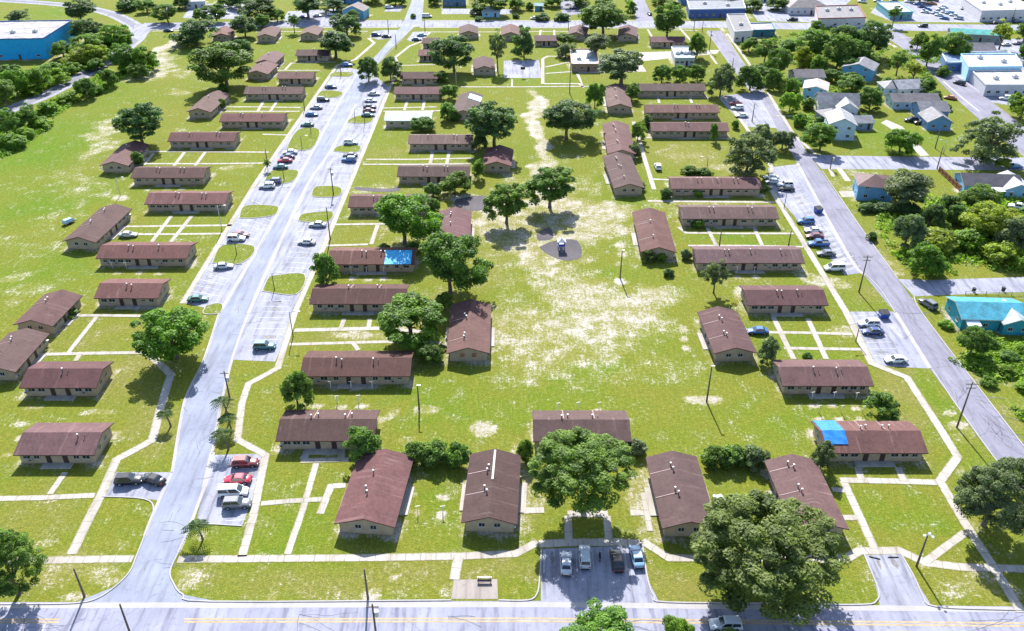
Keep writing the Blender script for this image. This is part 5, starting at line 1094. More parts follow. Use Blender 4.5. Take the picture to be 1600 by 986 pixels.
# palms
def palm(bx, by, tx, ty, span, label):
    base = G(bx, by); h = max(2.5, height_at(base, ty)); top = Vector(((tx - bx) * mpp(by, h) * .6, 0, h)); r = random.Random(int(bx))
    root = empty('palm_tree', base); tag(root, label, 'palm', 'small palms by the left street')
    b = MB(); b.path([(0, 0, -.2), top * .3 + Vector((.1, 0, 0)), top * .65 + Vector((.12, .05, 0)), top], [.22, .17, .15, .13], 8); b.obj('trunk', 'bark', root)
    b = MB()
    for k in range(15):
        a = 2 * math.pi * k / 15 + r.uniform(-.2, .2); L = span * r.uniform(.8, 1.1); up = r.uniform(.1, .75); pr = None
        dv = Vector((math.cos(a), math.sin(a), 0)); sv = Vector((-dv.y, dv.x, 0))
        for i in range(9):
            t = i / 8; p = top + dv * L * t + Vector((0, 0, L * (up * t - (.35 + up) * t * t)))
            if pr is not None: b.tube(pr, p, .03 * (1.2 - t), .03 * (1.1 - t), 4)
            if i:
                w = .62 * math.sin(math.pi * min(1, t * .85 + .1)) 
                for s in (-1, 1):
                    f = b.face([p, p + dv * .16, p + sv * s * w + dv * .28 - Vector((0, 0, w * .45)), p + sv * s * w * .9 + dv * .12 - Vector((0, 0, w * .5))])
            pr = p
    o = b.obj('crown', 'leaf', root); a = o.data.attributes.new('tone', 'FLOAT', 'FACE'); a.data.foreach_set('value', np.random.default_rng(3).uniform(.2, .9, len(o.data.polygons)).astype(np.float32)); o.color = (.05, .09, .018, 1)
palm(317, 843, 308, 822, 2.3, 'single palm nearest the front, on the grass right of the left street')
palm(359, 658, 350, 626, 2.4, 'palm of the roadside trio, right beside the leaning pole')
palm(362, 674, 356, 652, 2.0, 'middle palm of the roadside trio right of the street')
palm(357, 702, 350, 676, 2.4, 'lowest palm of the roadside trio, just above the red parked car')
palm(267, 666, 259, 645, 1.5, 'tiny palm left of the street, below the big leafy tree shadow')
# rough growth nobody could count
def growth(name, poly, n, size, col, label, h=.8):
    pw = [G(*p) for p in poly]; xs_ = [p.x for p in pw]; ys_ = [p.y for p in pw]; r = np.random.default_rng(len(poly) * n); pts = []
    while len(pts) < n:
        x, y = r.uniform(min(xs_), max(xs_)), r.uniform(min(ys_), max(ys_)); ins = False
        for i in range(len(pw)):
            a, b_ = pw[i], pw[i - 1]
            if (a.y > y) != (b_.y > y) and x < (b_.x - a.x) * (y - a.y) / (b_.y - a.y) + a.x: ins = not ins
        if ins and math.sin(x * .31 + y * .17) + math.sin(x * .13 - y * .29) + r.uniform(-1, 1) > .1: pts.append((x, y))
    pts = np.array(pts); per = 14; N = n * per
    base = np.repeat(pts, per, 0); sz = np.repeat(r.uniform(.4, 1.3, n), per) * size
    d = r.normal(size=(N, 3)); d /= np.linalg.norm(d, axis=1)[:, None]; d[:, 2] = np.abs(d[:, 2])
    pos = np.column_stack([base[:, 0] + d[:, 0] * sz, base[:, 1] + d[:, 1] * sz, d[:, 2] * sz * h])
    nr = d + r.normal(scale=.5, size=(N, 3)) + (0, 0, .3); nr /= np.linalg.norm(nr, axis=1)[:, None]
    t = np.cross(nr, r.normal(size=(N, 3))); t /= np.linalg.norm(t, axis=1)[:, None]; bb = np.cross(nr, t); s = (.34 * r.uniform(.6, 1.4, N) * min(1, size))[:, None]
    v = np.stack([pos - t * s, pos - bb * s * .6, pos + t * s, pos + bb * s * .6], 1).reshape(-1, 3)
    me = bpy.data.meshes.new(name); me.from_pydata(v.tolist(), [], np.arange(4 * N).reshape(-1, 4).tolist())
    a = me.attributes.new('tone', 'FLOAT', 'FACE'); a.data.foreach_set('value', np.clip(np.repeat(r.uniform(0, .8, n), per) + r.uniform(0, .3, N), 0, 1).astype(np.float32)); me.materials.append(MT['leaf'])
    o = mesh_obj(name, me); o.color = (*GREEN[col], 1); tag(o, label, 'plants', None, 'stuff')
growth('ground_cover', [(1340, 320), (1400, 310), (1600, 300), (1620, 425), (1440, 432), (1400, 400)], 1000, 1.3, 'lime', 'rough bushes and vines covering the vacant lot on the right')
growth('ground_cover', [(1480, 560), (1500, 530), (1640, 520), (1680, 680), (1600, 660), (1540, 590)], 1300, 1.0, 'lime', 'low weeds on the rough verge below the turquoise house')
growth('ground_cover', [(-40, 118), (100, 100), (170, 70), (205, 62), (150, 98), (70, 140), (-20, 168)], 1100, 1.4, 'lime', 'thicket undergrowth above the curved road at the upper left')
growth('ground_cover', [(-40, 200), (30, 178), (120, 140), (205, 88), (240, 84), (240, 108), (140, 150), (84, 182), (80, 200), (0, 250), (-40, 260)], 1300, 1.3, 'lime', 'thicket undergrowth below the curved road at the upper left')
growth('ground_cover', [(1200, 60), (1300, 40), (1390, 60), (1390, 90), (1320, 120), (1240, 110), (1205, 130)], 500, 1.4, 'deep', 'undergrowth in the wood by the far road')
growth('ground_cover', [(1215, 110), (1300, 110), (1340, 150), (1300, 200), (1260, 230), (1225, 160)], 350, 1.1, 'bright', 'overgrown garden plants around the white and pale blue-shaded houses')
growth('ground_cover', [(1380, 88), (1480, 60), (1480, 100), (1440, 125), (1400, 120)], 250, 1.2, 'bright', 'scrub between the trees beside the side street')
growth('ground_cover', [(1040, 170), (1124, 166), (1124, 182), (1010, 188)], 50, .7, 'bright', 'low garden plants before the second upper right block')
# ------------------------------------------------------------------ vehicles
def loft(b, rings, mi=0):
    V = [[b.bm.verts.new(p) for p in r] for r in rings]; n = len(V[0])
    for i in range(len(V) - 1):
        for k in range(n):
            f = b.bm.faces.new((V[i][k], V[i][(k + 1) % n], V[i + 1][(k + 1) % n], V[i + 1][k])); f.material_index = mi; f.smooth = True
    b.bm.faces.new(V[0]).material_index = mi; b.bm.faces.new(V[-1][::-1]).material_index = mi
CARS = {
 # length, width, body: (x, z top, half width factor), cabin (rear base, rear top, front top, front base), roof height
 'sedan': dict(L=4.75, W=1.82, prof=[(-2.37, .62, .84), (-2.25, .88, .93), (-1.5, .95, 1), (0, .93, 1), (.95, .90, 1), (1.7, .80, .97), (2.2, .66, .90), (2.37, .52, .80)], cab=(-1.75, -1.0, .28, 1.15), h=1.45, belt=.90),
 'suv':   dict(L=4.75, W=1.92, prof=[(-2.37, .75, .88), (-2.28, 1.02, .95), (-1.5, 1.08, 1), (0, 1.05, 1), (.95, 1.03, 1), (1.75, .96, .97), (2.25, .82, .92), (2.37, .62, .84)], cab=(-2.25, -1.95, .25, 1.05), h=1.75, belt=1.02),
 'van':   dict(L=5.1, W=1.98, prof=[(-2.55, .8, .92), (-2.48, 1.05, .97), (-1.5, 1.1, 1), (0, 1.1, 1), (1.2, 1.08, 1), (1.95, .98, .97), (2.4, .82, .92), (2.55, .62, .84)], cab=(-2.46, -2.35, .75, 1.75), h=1.95, belt=1.05),
 'pickup':dict(L=5.5, W=1.98, prof=[(-2.75, .78, .95), (-2.70, 1.0, .98), (-1.5, 1.02, 1), (-.6, 1.02, 1), (1.1, 1.03, 1), (2.0, 1.0, .98), (2.6, .86, .93), (2.75, .65, .86)], cab=(-.75, -.55, .65, 1.3), h=1.82, belt=1.0),
}
def car_parts(kind):
    c = CARS[kind]; W = c['W'] / 2; parts = {}
    b = MB(); rings = []
    for x, z, k in c['prof']:
        w = W * k; lo = .34 if abs(x) > c['L'] / 2 - .2 else .24
        rings.append([(x, -w * .93, lo), (x, -w, (lo + z) * .5), (x, -w * .97, z * .9), (x, -w * .84, z), (x, w * .84, z), (x, w * .97, z * .9), (x, w, (lo + z) * .5), (x, w * .93, lo)])
    loft(b, rings)
    r0, r1, f1, f0 = c['cab']; h, bt = c['h'], c['belt']; wb, wt = W * .93, W * .74
    lower = [(r0, -wb, bt - .06), (f0, -wb, bt - .06), (f0, wb, bt - .06), (r0, wb, bt - .06)]; upper = [(r1, -wt, h), (f1, -wt, h), (f1, wt, h), (r1, wt, h)]
    v = len(b.bm.verts); b.hexa(lower + upper)
    b.bm.verts.ensure_lookup_table(); top = [e for e in b.bm.edges if all(q.index >= v or q.index == -1 for q in e.verts) and all(q.co.z > bt for q in e.verts)]
    bmesh.ops.bevel(b.bm, geom=[e for e in b.bm.edges if all(q.co.z > bt - .01 for q in e.verts) and max(q.co.z for q in e.verts) > h - .01], offset=.07, segments=2, affect='EDGES')
    if kind == 'pickup':
        b.box((-1.72, -W + .1, 1.12), (1.95, .1, .24)); b.box((-1.72, W - .1, 1.12), (1.95, .1, .24)); b.box((-2.68, 0, 1.12), (.1, 2 * W - .1, .24)); b.box((-1.72, 0, 1.03), (1.85, 2 * W - .3, .03), 1)
    for s in (-1, 1): b.box((f0 - .25, s * (W + .06), bt + .02), (.16, .2, .14), 0, .02)
    for x in (c['L'] / 2 - .02, -c['L'] / 2 + .02): b.box((x, 0, .42), (.14, W * 1.55, .2), 1, .03)
    for x in (-c['L'] * .29, c['L'] * .30):
        for s in (-1, 1): b.tube((x, s * (W - .02), .36), (x, s * (W + .006), .36), .42, n=16, mi=1)
    parts['body'] = b.mesh('body', 'paint', 'black')
    def pane(q, out):
        m = MB(); q = [Vector(p) for p in q]; o = Vector(out).normalized() * .014; m.hexa([p + o * .2 for p in q] + [p + o for p in q]); return m
    def lerp(a, d, t): return Vector(a).lerp(Vector(d), t)
    def quad(a, d, e, f, m=.1, mv=.16):   # inset quad a,d bottom; e,f top
        pt = lambda u, w: lerp(lerp(a, d, u), lerp(f, e, u), w)
        return [pt(m, mv), pt(1 - m, mv), pt(1 - m, 1 - mv), pt(m, 1 - mv)]
    L, U = lower, upper
    parts['windscreen'] = pane(quad(L[1], L[2], U[2], U[1], .06, .14), (1, 0, .8)).mesh('windscreen', 'glass')
    parts['rear_window'] = pane(quad(L[3], L[0], U[0], U[3], .08, .2), (-1, 0, .7)).mesh('rear_window', 'glass')
    for s, (a, d, e, f) in ((-1, (L[0], L[1], U[1], U[0])), (1, (L[2], L[3], U[3], U[2]))):
        m = MB(); q = [Vector(p) for p in quad(a, d, e, f, .05, .18)]; o = Vector((0, s, .35)).normalized() * .014; mid = lambda t: (q[0].lerp(q[1], t), q[3].lerp(q[2], t))
        for t0, t1 in ((0, .47), (.52, 1)):
            (p0, p3), (p1, p2) = mid(t0), mid(t1); k = [p0, p1, p2, p3]; m.hexa([p + o * .2 for p in k] + [p + o for p in k])
        parts['side_window' + ('' if s < 0 else ' ')] = m.mesh('side_window', 'glass')
    t = MB(); t.tube((0, -.11, 0), (0, .11, 0), .34, n=18); parts['tyre'] = t.mesh('tyre', 'rubber')
    t = MB(); t.tube((0, -.118, 0), (0, .118, 0), .21, n=14); parts['rim'] = t.mesh('rim', 'rim')
    x = c['L'] / 2
    t = MB(); t.box((0, 0, 0), (.10, .36, .15), 0, .02); parts['headlight'] = t.mesh('headlight', 'lamp')
    t = MB(); t.box((0, 0, 0), (.08, .30, .18), 0, .02); parts['tail_light'] = t.mesh('tail_light', 'red')
    return parts
PROTO = {k: car_parts(k) for k in CARS}
CC = dict(white=(.74, .75, .77), silver=(.45, .48, .52), black=(.012, .013, .016), grey=(.13, .14, .16), blue=(.03, .13, .38), lightblue=(.22, .38, .55), navy=(.02, .05, .16), red=(.42, .02, .05), darkred=(.16, .03, .035), teal=(.03, .14, .17), green=(.04, .16, .13), orange=(.5, .14, .03), tan=(.4, .33, .25))
def car(px, py, kind, col, label, head=0, group=None, scale=1.0, cat=None, detail=True):
    c = CARS[kind]; P = PROTO[kind]; base = G(px, py, .7); base.z = .012
    root = empty({'sedan': 'car', 'suv': 'suv', 'van': 'van', 'pickup': 'pickup_truck'}[kind], base, R(head)); tag(root, label, cat or {'sedan': 'car', 'suv': 'car', 'van': 'van', 'pickup': 'pickup truck'}[kind], group)
    root.scale = (scale,) * 3
    o = mesh_obj('body', P['body'], root); o.color = (*CC[col], 1)
    for k in ('windscreen', 'rear_window', 'side_window', 'side_window '): mesh_obj(k.strip(), P[k], root)
    W = c['W'] / 2
    for x in (-c['L'] * .29, c['L'] * .30):
        for s in (-1, 1):
            t = mesh_obj('wheel', P['tyre'], root, (x, s * (W - .08), .34)); mesh_obj('rim', P['rim'], t, (0, 0, 0))
    if detail:
        zf = c['prof'][-1][1]; zr = c['prof'][0][1]
        for s in (-1, 1):
            mesh_obj('headlight', P['headlight'], root, (c['L'] / 2 - .07, s * W * .62, zf + .06)); mesh_obj('tail_light', P['tail_light'], root, (-c['L'] / 2 + .03, s * W * .68, zr + .08))
    return root
GL, GR, GF = 'cars parked in the left row', 'cars parked on the right of the left street', 'cars in the right street lot'
for a in [
 # left row, bottom to top
 (201, 749, 'suv', 'black', 'black car parked flat on the pad at lower left, left of the pair', 5, None), (238, 748, 'sedan', 'black', 'black car parked askew on the pad at lower left, right of the pair', 160, None),
 (309, 466, 'sedan', 'green', 'dark green car alone at the lowest end of the left parking row', 5, GL), (349, 415, 'sedan', 'silver', 'silver car just below a grass island in the left row', 8, GL),
 (369, 372, 'suv', 'white', 'white car beside a dark red one above the left island', 2, GL), (375, 366, 'sedan', 'darkred', 'dark red car tucked behind the white one in the left row', 2, GL),
 (417, 290, 'suv', 'white', 'white bulky car below the island, middle of the left row', 184, GL), (427, 283, 'suv', 'navy', 'navy car behind the bulky white one in the left row', 184, GL),
 (438, 260, 'sedan', 'teal', 'dark teal car just above an island, lowest of four', 184, GL), (445, 250, 'sedan', 'red', 'red car in the left parking row', 184, GL), (449, 244, 'sedan', 'navy', 'navy car above the red one in the left row', 184, GL), (453, 237, 'sedan', 'white', 'white car topping the stack of four in the left row', 184, GL),
 (480, 194, 'sedan', 'green', 'green car at the bottom of four spread out cars, upper left row', 180, GL), (487, 178, 'sedan', 'blue', 'blue car second of four spread out cars, upper left row', 0, GL), (494, 167, 'sedan', 'silver', 'silver car third of four spread out cars, upper left row', 180, GL), (505, 155, 'suv', 'black', 'black car below the small island, upper left row', 0, GL),
 (517, 135, 'sedan', 'navy', 'dark navy car by the topmost stalls of the left row', 0, GL), (542, 101, 'suv', 'blue', 'blue car alone by the narrow end of the left row', 0, GL), (588, 54, 'suv', 'navy', 'dark blue car in the tiny bay near the far road, left one', 0, GL), (604, 56, 'sedan', 'black', 'black car in the tiny bay near the far road, right one', 0, GL),
 (263, 47, 'sedan', 'navy', 'dark car by the junction of curved road and far road', 0, None),
 # right of the left street
 (370, 786, 'suv', 'grey', 'grey car lowest in the front parking bay', 4, GR), (364, 768, 'van', 'white', 'white van in the front parking bay', 4, GR), (371, 748, 'sedan', 'red', 'bright red car in the front parking bay', 182, GR), (383, 722, 'suv', 'darkred', 'dark car with reddish roof, top of the front parking bay', 4, GR),
 (413, 540, 'suv', 'teal', 'teal car alone in the second parking bay from the front', 2, GR), (479, 377, 'sedan', 'white', 'white car in the long bay, lower of two', 176, GR), (496, 350, 'sedan', 'silver', 'silver white car below an island in the long bay', 176, GR),
 (545, 249, 'suv', 'blue', 'blue car below an island, middle bay', 178, GR), (547, 242, 'sedan', 'black', 'black car behind the blue one in the middle bay', 178, GR), (548, 222, 'suv', 'white', 'white car just above an island in the middle bay', 0, GR),
 (575, 179, 'sedan', 'teal', 'dark teal car lowest of five in the upper bay', 0, GR), (577, 172, 'sedan', 'darkred', 'dark red car second of five in the upper bay', 0, GR), (578, 166, 'sedan', 'black', 'black car in the middle of five in the upper bay', 0, GR), (579, 156, 'sedan', 'white', 'white car fourth of five in the upper bay', 0, GR), (584, 146, 'sedan', 'silver', 'silver car topmost of five in the upper bay', 0, GR),
 (651, 61, 'sedan', 'navy', 'navy car in the small bay by the smallest block, lower one', 4, GR), (659, 54, 'sedan', 'lightblue', 'light blue car in the small bay by the smallest block, upper one', 8, GR),
 (608, 11, 'suv', 'white', 'white car on the driveway beside the blue-fronted house', 0, None), (667, 25, 'van', 'white', 'white van on the grass right of the top street', 0, None),
 (200, 366, 'sedan', 'silver', 'silver car parked on grass between two blocks at left', 4, None),
 # bottom lot under the tree
 (885, 879, 'sedan', 'silver', 'silver car leftmost in the shaded bottom lot', 86, None), (914, 869, 'suv', 'silver', 'silver boxy car second in the shaded bottom lot', 88, None), (964, 874, 'sedan', 'black', 'black car in the shaded bottom lot', 92, None), (995, 868, 'sedan', 'lightblue', 'light blue car rightmost in the shaded bottom lot', 94, None),
 (1127, 787, 'sedan', 'silver', 'silver car peeking out above the massive olive tree', 96, None), (1134, 975, 'suv', 'silver', 'silver car driving on the front road at the bottom edge', 180, None),
 # right street lot
 (1400, 561, 'sedan', 'white', 'white car alone at the lowest end of the right lot', 182, GF), (1364, 517, 'sedan', 'navy', 'dark navy car, lower of a pair in the right lot', 180, GF), (1358, 505, 'suv', 'white', 'white car, upper of a pair in the right lot', 180, GF), (1184, 516, 'sedan', 'blue', 'blue car beside an end-on block on the right', 180, None),
 (1304, 418, 'van', 'white', 'white van at the bottom of the line in the right lot', 182, GF), (1291, 395, 'sedan', 'grey', 'grey car in the right lot, above the white van', 180, GF), (1279, 380, 'pickup', 'blue', 'blue pickup in the right lot', 180, GF), (1273, 368, 'sedan', 'darkred', 'dark red car squeezed above the blue pickup', 180, GF), (1271, 359, 'sedan', 'white', 'white car in the right lot between dark red and blue ones', 180, GF), (1259, 345, 'suv', 'blue', 'deep blue car topping the line in the right lot', 180, GF),
 (1229, 294, 'sedan', 'black', 'black car, lower of a pair at the top of the right lot', 180, GF), (1227, 288, 'suv', 'white', 'white car above the black one at the top of the right lot', 180, GF), (1208, 283, 'sedan', 'silver', 'silver car nearest the oak at the top of the right lot', 180, GF), (1205, 276, 'sedan', 'white', 'white car in the oak shade, top of the right lot', 180, GF),
 (1450, 474, 'suv', 'grey', 'dark grey car on the grass verge beside the right street', 112, None), (1585, 259, 'sedan', 'blue', 'blue car at the side of the side road, right edge', 178, None), (1592, 323, 'pickup', 'white', 'white pickup at the right edge below the charcoal roofed house', 150, None),
 (1028, 260, 'suv', 'white', 'white car parked in the sunny yard', 90, None), (1159, 180, 'sedan', 'white', 'white car, lower of three in the small right lot', 180, None), (1152, 168, 'suv', 'white', 'white car, middle of three in the small right lot', 180, None), (1150, 161, 'sedan', 'red', 'red car, topmost of three in the small right lot', 180, None),
 (1015, 21, 'sedan', 'black', 'black car on the small street at the top middle', 95, None), (1238, 30, 'pickup', 'black', 'black pickup parked by the wide hip-roofed building', 180, None), (1442, 40, 'suv', 'black', 'black car on the far road before the car lot', 178, None),
 (1499, 129, 'suv', 'black', 'black car parked before the pale blue-fronted commercial building', 130, None), (1485, 152, 'sedan', 'orange', 'orange car beside the side street', 150, None), (1571, 153, 'suv', 'white', 'white car beside the long grey commercial building', 170, None), (1424, 187, 'suv', 'black', 'left of two black cars parked by the cottage', 175, None), (1441, 191, 'pickup', 'black', 'right of two black vehicles parked by the cottage', 175, None),
 (1573, 69, 'sedan', 'silver', 'silver car in the yard beyond the dark blue-shaded gabled building, left one', 10, None), (1590, 67, 'sedan', 'grey', 'grey car in the yard beyond the dark blue-shaded gabled building, right one', 10, None), (1590, 33, 'suv', 'navy', 'navy car by the front of the bright white store', 10, None), (1555, 35, 'sedan', 'black', 'black car left of the navy one before the white store', 10, None),
 (1580, 11, 'suv', 'blue', 'blue car right of the bright white store', 10, None), (1505, 247 - 235, 'sedan', 'silver', 'silver car at the left corner of the bright white store', 60, None),
 (204 + 110, 22, 'sedan', 'white', 'white car in front of the carport, left one', 10, None), (334, 23, 'sedan', 'lightblue', 'light blue car in front of the carport, right one', 10, None), (351, 20, 'sedan', 'silver', 'silver car right of the carport under trees', 10, None), (474, 26, 'sedan', 'navy', 'dark car under the wide tree at the top', 5, None), (496, 24, 'sedan', 'silver', 'silver car under the wide tree at the top', 5, None), (518, 22, 'suv', 'white', 'white car right of the wide tree at the top', 5, None),
 (898, 12, 'pickup', 'black', 'black pickup on the dark asphalt lot at the top', 175, None), (906, 6, 'sedan', 'grey', 'grey car behind the pickup on the dark asphalt lot', 175, None), (836, 28, 'sedan', 'white', 'white car parked by the hedge of the far road', 2, None)]:
    px, py, k, cl, lab, hd, gp = a; car(px, py, k, cl, lab, hd, gp)
GT = 'cars in the big store lot'
row1 = [(1434, 6, 'blue'), (1441, 10, 'navy'), (1449, 14, 'blue'), (1446, 18, 'white'), (1457, 5, 'orange'), (1462, 20, 'silver'), (1468, 23, 'white'), (1476, 28, 'blue')]
row2_ = [(1470, 15, 'silver'), (1477, 18, 'white'), (1484, 20, 'lightblue'), (1491, 23, 'white'), (1498, 28, 'silver'), (1474, 10, 'white'), (1460, 0, 'grey'), (1420, 2, 'white'), (1396, 2, 'black'), (1372, 1, 'silver'), (1347, 2, 'white')]
ordn = ['first', 'second', 'third', 'fourth', 'fifth', 'sixth', 'seventh', 'eighth', 'ninth', 'tenth', 'eleventh']
for i, (x, y, cl) in enumerate(row1): car(x, y, 'sedan', cl, f'{cl} car, {ordn[i]} of the left hand line in the big store lot', 150, GT, detail=False)
for i, (x, y, cl) in enumerate(row2_): car(x, y, 'sedan' if i % 2 else 'suv', cl, f'{cl} car, {ordn[i]} of the right hand and back lines in the big store lot', 150, GT, detail=False)
# motorbike in the shade
def motorbike(px, py, label):
    root = empty('motorcycle', G(px, py), R(88)); tag(root, label, 'motorcycle')
    for x in (-.68, .68):
        b = MB(); b.tube((x, -.06, .31), (x, .06, .31), .31, n=18, mi=0); b.tube((x, -.065, .31), (x, .065, .31), .18, n=12, mi=1); b.obj('wheel', ['rubber', 'rim'], root)
    b = MB(); b.box((-.05, 0, .5), (.7, .28, .32), 0, .05); b.box((.18, 0, .82), (.5, .32, .24), 0, .09); b.path([(.68, 0, .31), (.45, 0, .95)], [.05, .04]); b.path([(-.68, 0, .31), (-.1, 0, .55)], [.06, .06]); b.obj('frame', 'black', root)
    b = MB(); b.box((-.42, 0, .80), (.7, .3, .12), 0, .04); b.obj('seat', 'rubber', root); b = MB(); b.path([(.38, -.42, 1.02), (.46, 0, .98), (.38, .42, 1.02)], [.025] * 3, 6); b.obj('handlebar', 'metal', root)
motorbike(937, 872, 'dark motorcycle standing between the boxy silver and black cars in shade')
# trailer on the left field
root = empty('trailer', G(108, 349), R(62)); tag(root, 'small blue and white covered trailer behind an end-on block at left', 'trailer')
b = MB(); b.box((0, 0, .55), (3.2, 1.7, .3), 0, .04); b.path([(1.6, 0, .5), (2.7, 0, .45)], [.06, .05]); b.obj('chassis', 'metal', root)
b = MB(); b.hexa([(-1.5, -.8, .72), (1.5, -.8, .72), (1.5, .8, .72), (-1.5, .8, .72), (-1.3, -.5, 1.5), (.9, -.5, 1.35), (.9, .5, 1.35), (-1.3, .5, 1.5)]); b.obj('cover', 'paletarp', root)
for s in (-1, 1):
    b = MB(); b.tube((-.2, s * .98 - .09, .32), (-.2, s * .98 + .09, .32), .32, n=16); b.obj('wheel', 'rubber', root)

# ------------------------------------------------------------------ poles and lamps
def pole(bx, by, ty, label, kind='plain', h=None, lean=0):
    base = G(bx, by); h = h or height_at(base, ty); h = max(4.5, min(13, h)); root = empty('street_lamp' if 'lamp' in kind else 'utility_pole', base); tag(root, label, 'street lamp' if 'lamp' in kind else 'utility pole', 'poles of the estate')
    b = MB(); r = .19 if 'lamp' not in kind else .12; b.tube((0, 0, -.3), (lean, 0, h), r, r * .62, 10); b.obj('pole', 'metal' if kind == 'lamp_metal' else 'wood', root)
    if kind == 'cross':
        for z in (h - .35, h - 1.25):
            b = MB(); b.box((lean, -.16, z), (2.4 if z > h - 1 else 1.8, .12, .14)); o = b.obj('crossarm', 'wood', root)
            for x in (-.95, -.4, .4, .95):
                b = MB(); b.tube((x * (1 if z > h - 1 else .75) + lean, -.16, z + .07), (x * (1 if z > h - 1 else .75) + lean, -.16, z + .3), .06, .04, 6); b.obj('insulator', 'vent', o)
    if kind == 'transformer':
        b = MB(); b.box((lean, -.15, h - .4), (1.7, .12, .14)); b.obj('crossarm', 'wood', root)
        b = MB(); b.tube((lean + .42, 0, h - 2.4), (lean + .42, 0, h - 1.4), .28, n=12); b.tube((lean + .42, 0, h - 1.4), (lean + .42, 0, h - 1.2), .08, n=6); b.obj('transformer', 'unit', root)
    if kind.startswith('lamp'):
        a = Vector((lean, 0, h - .15)); sg = -1 if bx > 800 else 1
        b = MB(); b.path([a, a + Vector((sg * .8, 0, .35)), a + Vector((sg * 1.7, 0, .4))], [.06, .05, .05], 6); arm = b.obj('arm', 'metal', root)
        b = MB(); b.box(tuple(a + Vector((sg * 2.0, 0, .38))), (.75, .32, .16), 0, .05); b.box(tuple(a + Vector((sg * 2.0, 0, .29))), (.5, .24, .05), 1); b.obj('lamp_head', ['unit', 'lamp'], arm)
    if kind == 'top':
        b = MB(); b.box((lean + .25, -.1, h + .05), (.7, .3, .18), 0, .05); b.tube((lean, 0, h - .2), (lean, 0, h + .05), .05, n=6); b.obj('lamp_head', 'unit', root)
    if kind == 'flood':
        for dx, dz in ((-.6, .1), (.1, .5), (.75, -.2)):
            b = MB(); b.box((dx, -.2, h + dz), (.42, .38, .24), 0, .05, rot=Matrix.Rotation(.5, 3, 'X')); b.obj('floodlight', 'lamp', root)
        b = MB(); b.tube((-.7, 0, h + .05), (.8, 0, h - .15), .05, n=6); b.obj('crossarm', 'metal', root)
    return root
for a in [
 (132, 932, 888, 'slim wooden pole on the grass corner at bottom left', 'plain'), (575, 935, 889, 'wooden pole on the grass strip left of the bench, bottom', 'plain'), (1432, 885, 836, 'pole with three floodlights beside the bright square lawn', 'flood'),
 (1495, 668, 597, 'tall pole with double crossarm on the verge, lower right', 'cross'), (1104, 628, 572, 'pole on a sand patch between the lawn and lower right blocks', 'top'), (655, 640, 602, 'greenish slim pole in a dark sand ring, lower middle lawn', 'top'),
 (969, 435, 391, 'slim pole in a sand ring beside the bare field', 'top'), (1342, 457, 399, 'tall crossarm pole on the grass between two right lots', 'cross'), (1337, 534, 509, 'short pole at the left edge of the lower right lot', 'lamp'),
 (458, 526, 488, 'slim pole at the corner of the second parking bay', 'lamp'), (521, 304, 262, 'transformer pole at the grass island in the middle bay', 'transformer'), (516, 374, 324, 'pole beside the silver car in the long bay', 'plain'),
 (347, 360, 322, 'lamp with a white head by the left sidewalk near the crossed paths', 'lamp_metal'), (188, 306, 278, 'lamp standing in a round sand patch at left', 'lamp_metal'), (359, 622, 580, 'leaning transformer pole beside the roadside palms', 'transformer'),
 (1297, 264, 240, 'pole at the corner of right street and side road', 'transformer'), (1464, 264, 228, 'pole on the lower edge of the side road', 'plain'), (1461, 232, 202, 'first of two poles on the lawn beside the short driveway', 'plain'), (1474, 240, 226, 'shorter lamp pole right of the two by the short driveway', 'lamp_metal'),
 (1108, 80, 48, 'pole at the upper end of the right street', 'transformer'), (1142, 122, 90, 'pole along the right street beside the round trees', 'plain'), (890, 146, 99, 'tall pole beside the looped walk', 'plain'), (1175, 190, 162, 'pole between the small right lot and the street', 'plain'),
 (1581, 34, 12, 'pole on the far road at the top right', 'plain'), (888, 48, 23, 'pole on the far road left of the big trees', 'transformer'), (619, 74, 53, 'pole at the upper bend of the left street', 'plain'), (713, 137, 106, 'tall lamp pole below the large round tree', 'lamp_metal'),
 (344, 127, 109, 'lamp below the domed oak, upper left', 'lamp_metal'), (266, 48, 8, 'tall pole at the far road junction, upper left', 'transformer'), (429, 453, 428, 'lamp on the grass island at the end of the long bay', 'lamp'), (472, 233, 215, 'slim lamp on a left row island', 'lamp'),
 (555, 190, 175, 'lamp on the island in the upper bay', 'lamp'), (1225, 326, 302, 'lamp beside the right lot near the block with striped lawns', 'lamp'), (570, 262 - 150 + 80, 158, 'slim lamp beside the upper bay walk', 'lamp'), (370, 398, 380, 'lamp on the left island below the white car', 'lamp'), (444, 282, 266, 'lamp on the left island under the dark teal car', 'lamp'),
 (418, 257, 232, 'thin pole with creeper beside the left sidewalk', 'plain'), (486, 207, 193, 'small lamp on the upper island of the left row', 'lamp'), (476, 172, 152, 'slim pole by the walk near the upper left blocks', 'plain'), (533, 118, 100, 'pole by the topmost left stalls', 'plain'), (1232, 384, 362, 'slim pole at the right end of the striped lawn', 'plain'), (1446, 432, 395, 'lamp pole in front of the bushy tree on the side road', 'lamp'),
 (607, 50, 30, 'pole on the far road left of the street crossing', 'plain'), (664, 48, 30, 'pole on the far road right of the street crossing', 'plain'), (1124, 384, 360, 'thin white post on the striped lawn before the longest block', 'plain'), (1104, 268, 246, 'lamp pole in the sunny yard behind the hedge', 'lamp'), (1084, 48, 26, 'pole right of the tall round street tree', 'plain'), (1097, 50, 32, 'second pole right of the tall round street tree', 'plain')]:
    pole(*a)
pole(215, 1022, 945, 'thick dark pole leaning into view at the bottom edge, left', 'plain', h=10.5); pole(591, 1018, 943, 'pole cut by the bottom edge, below the grass strip pole', 'transformer', h=10.0)

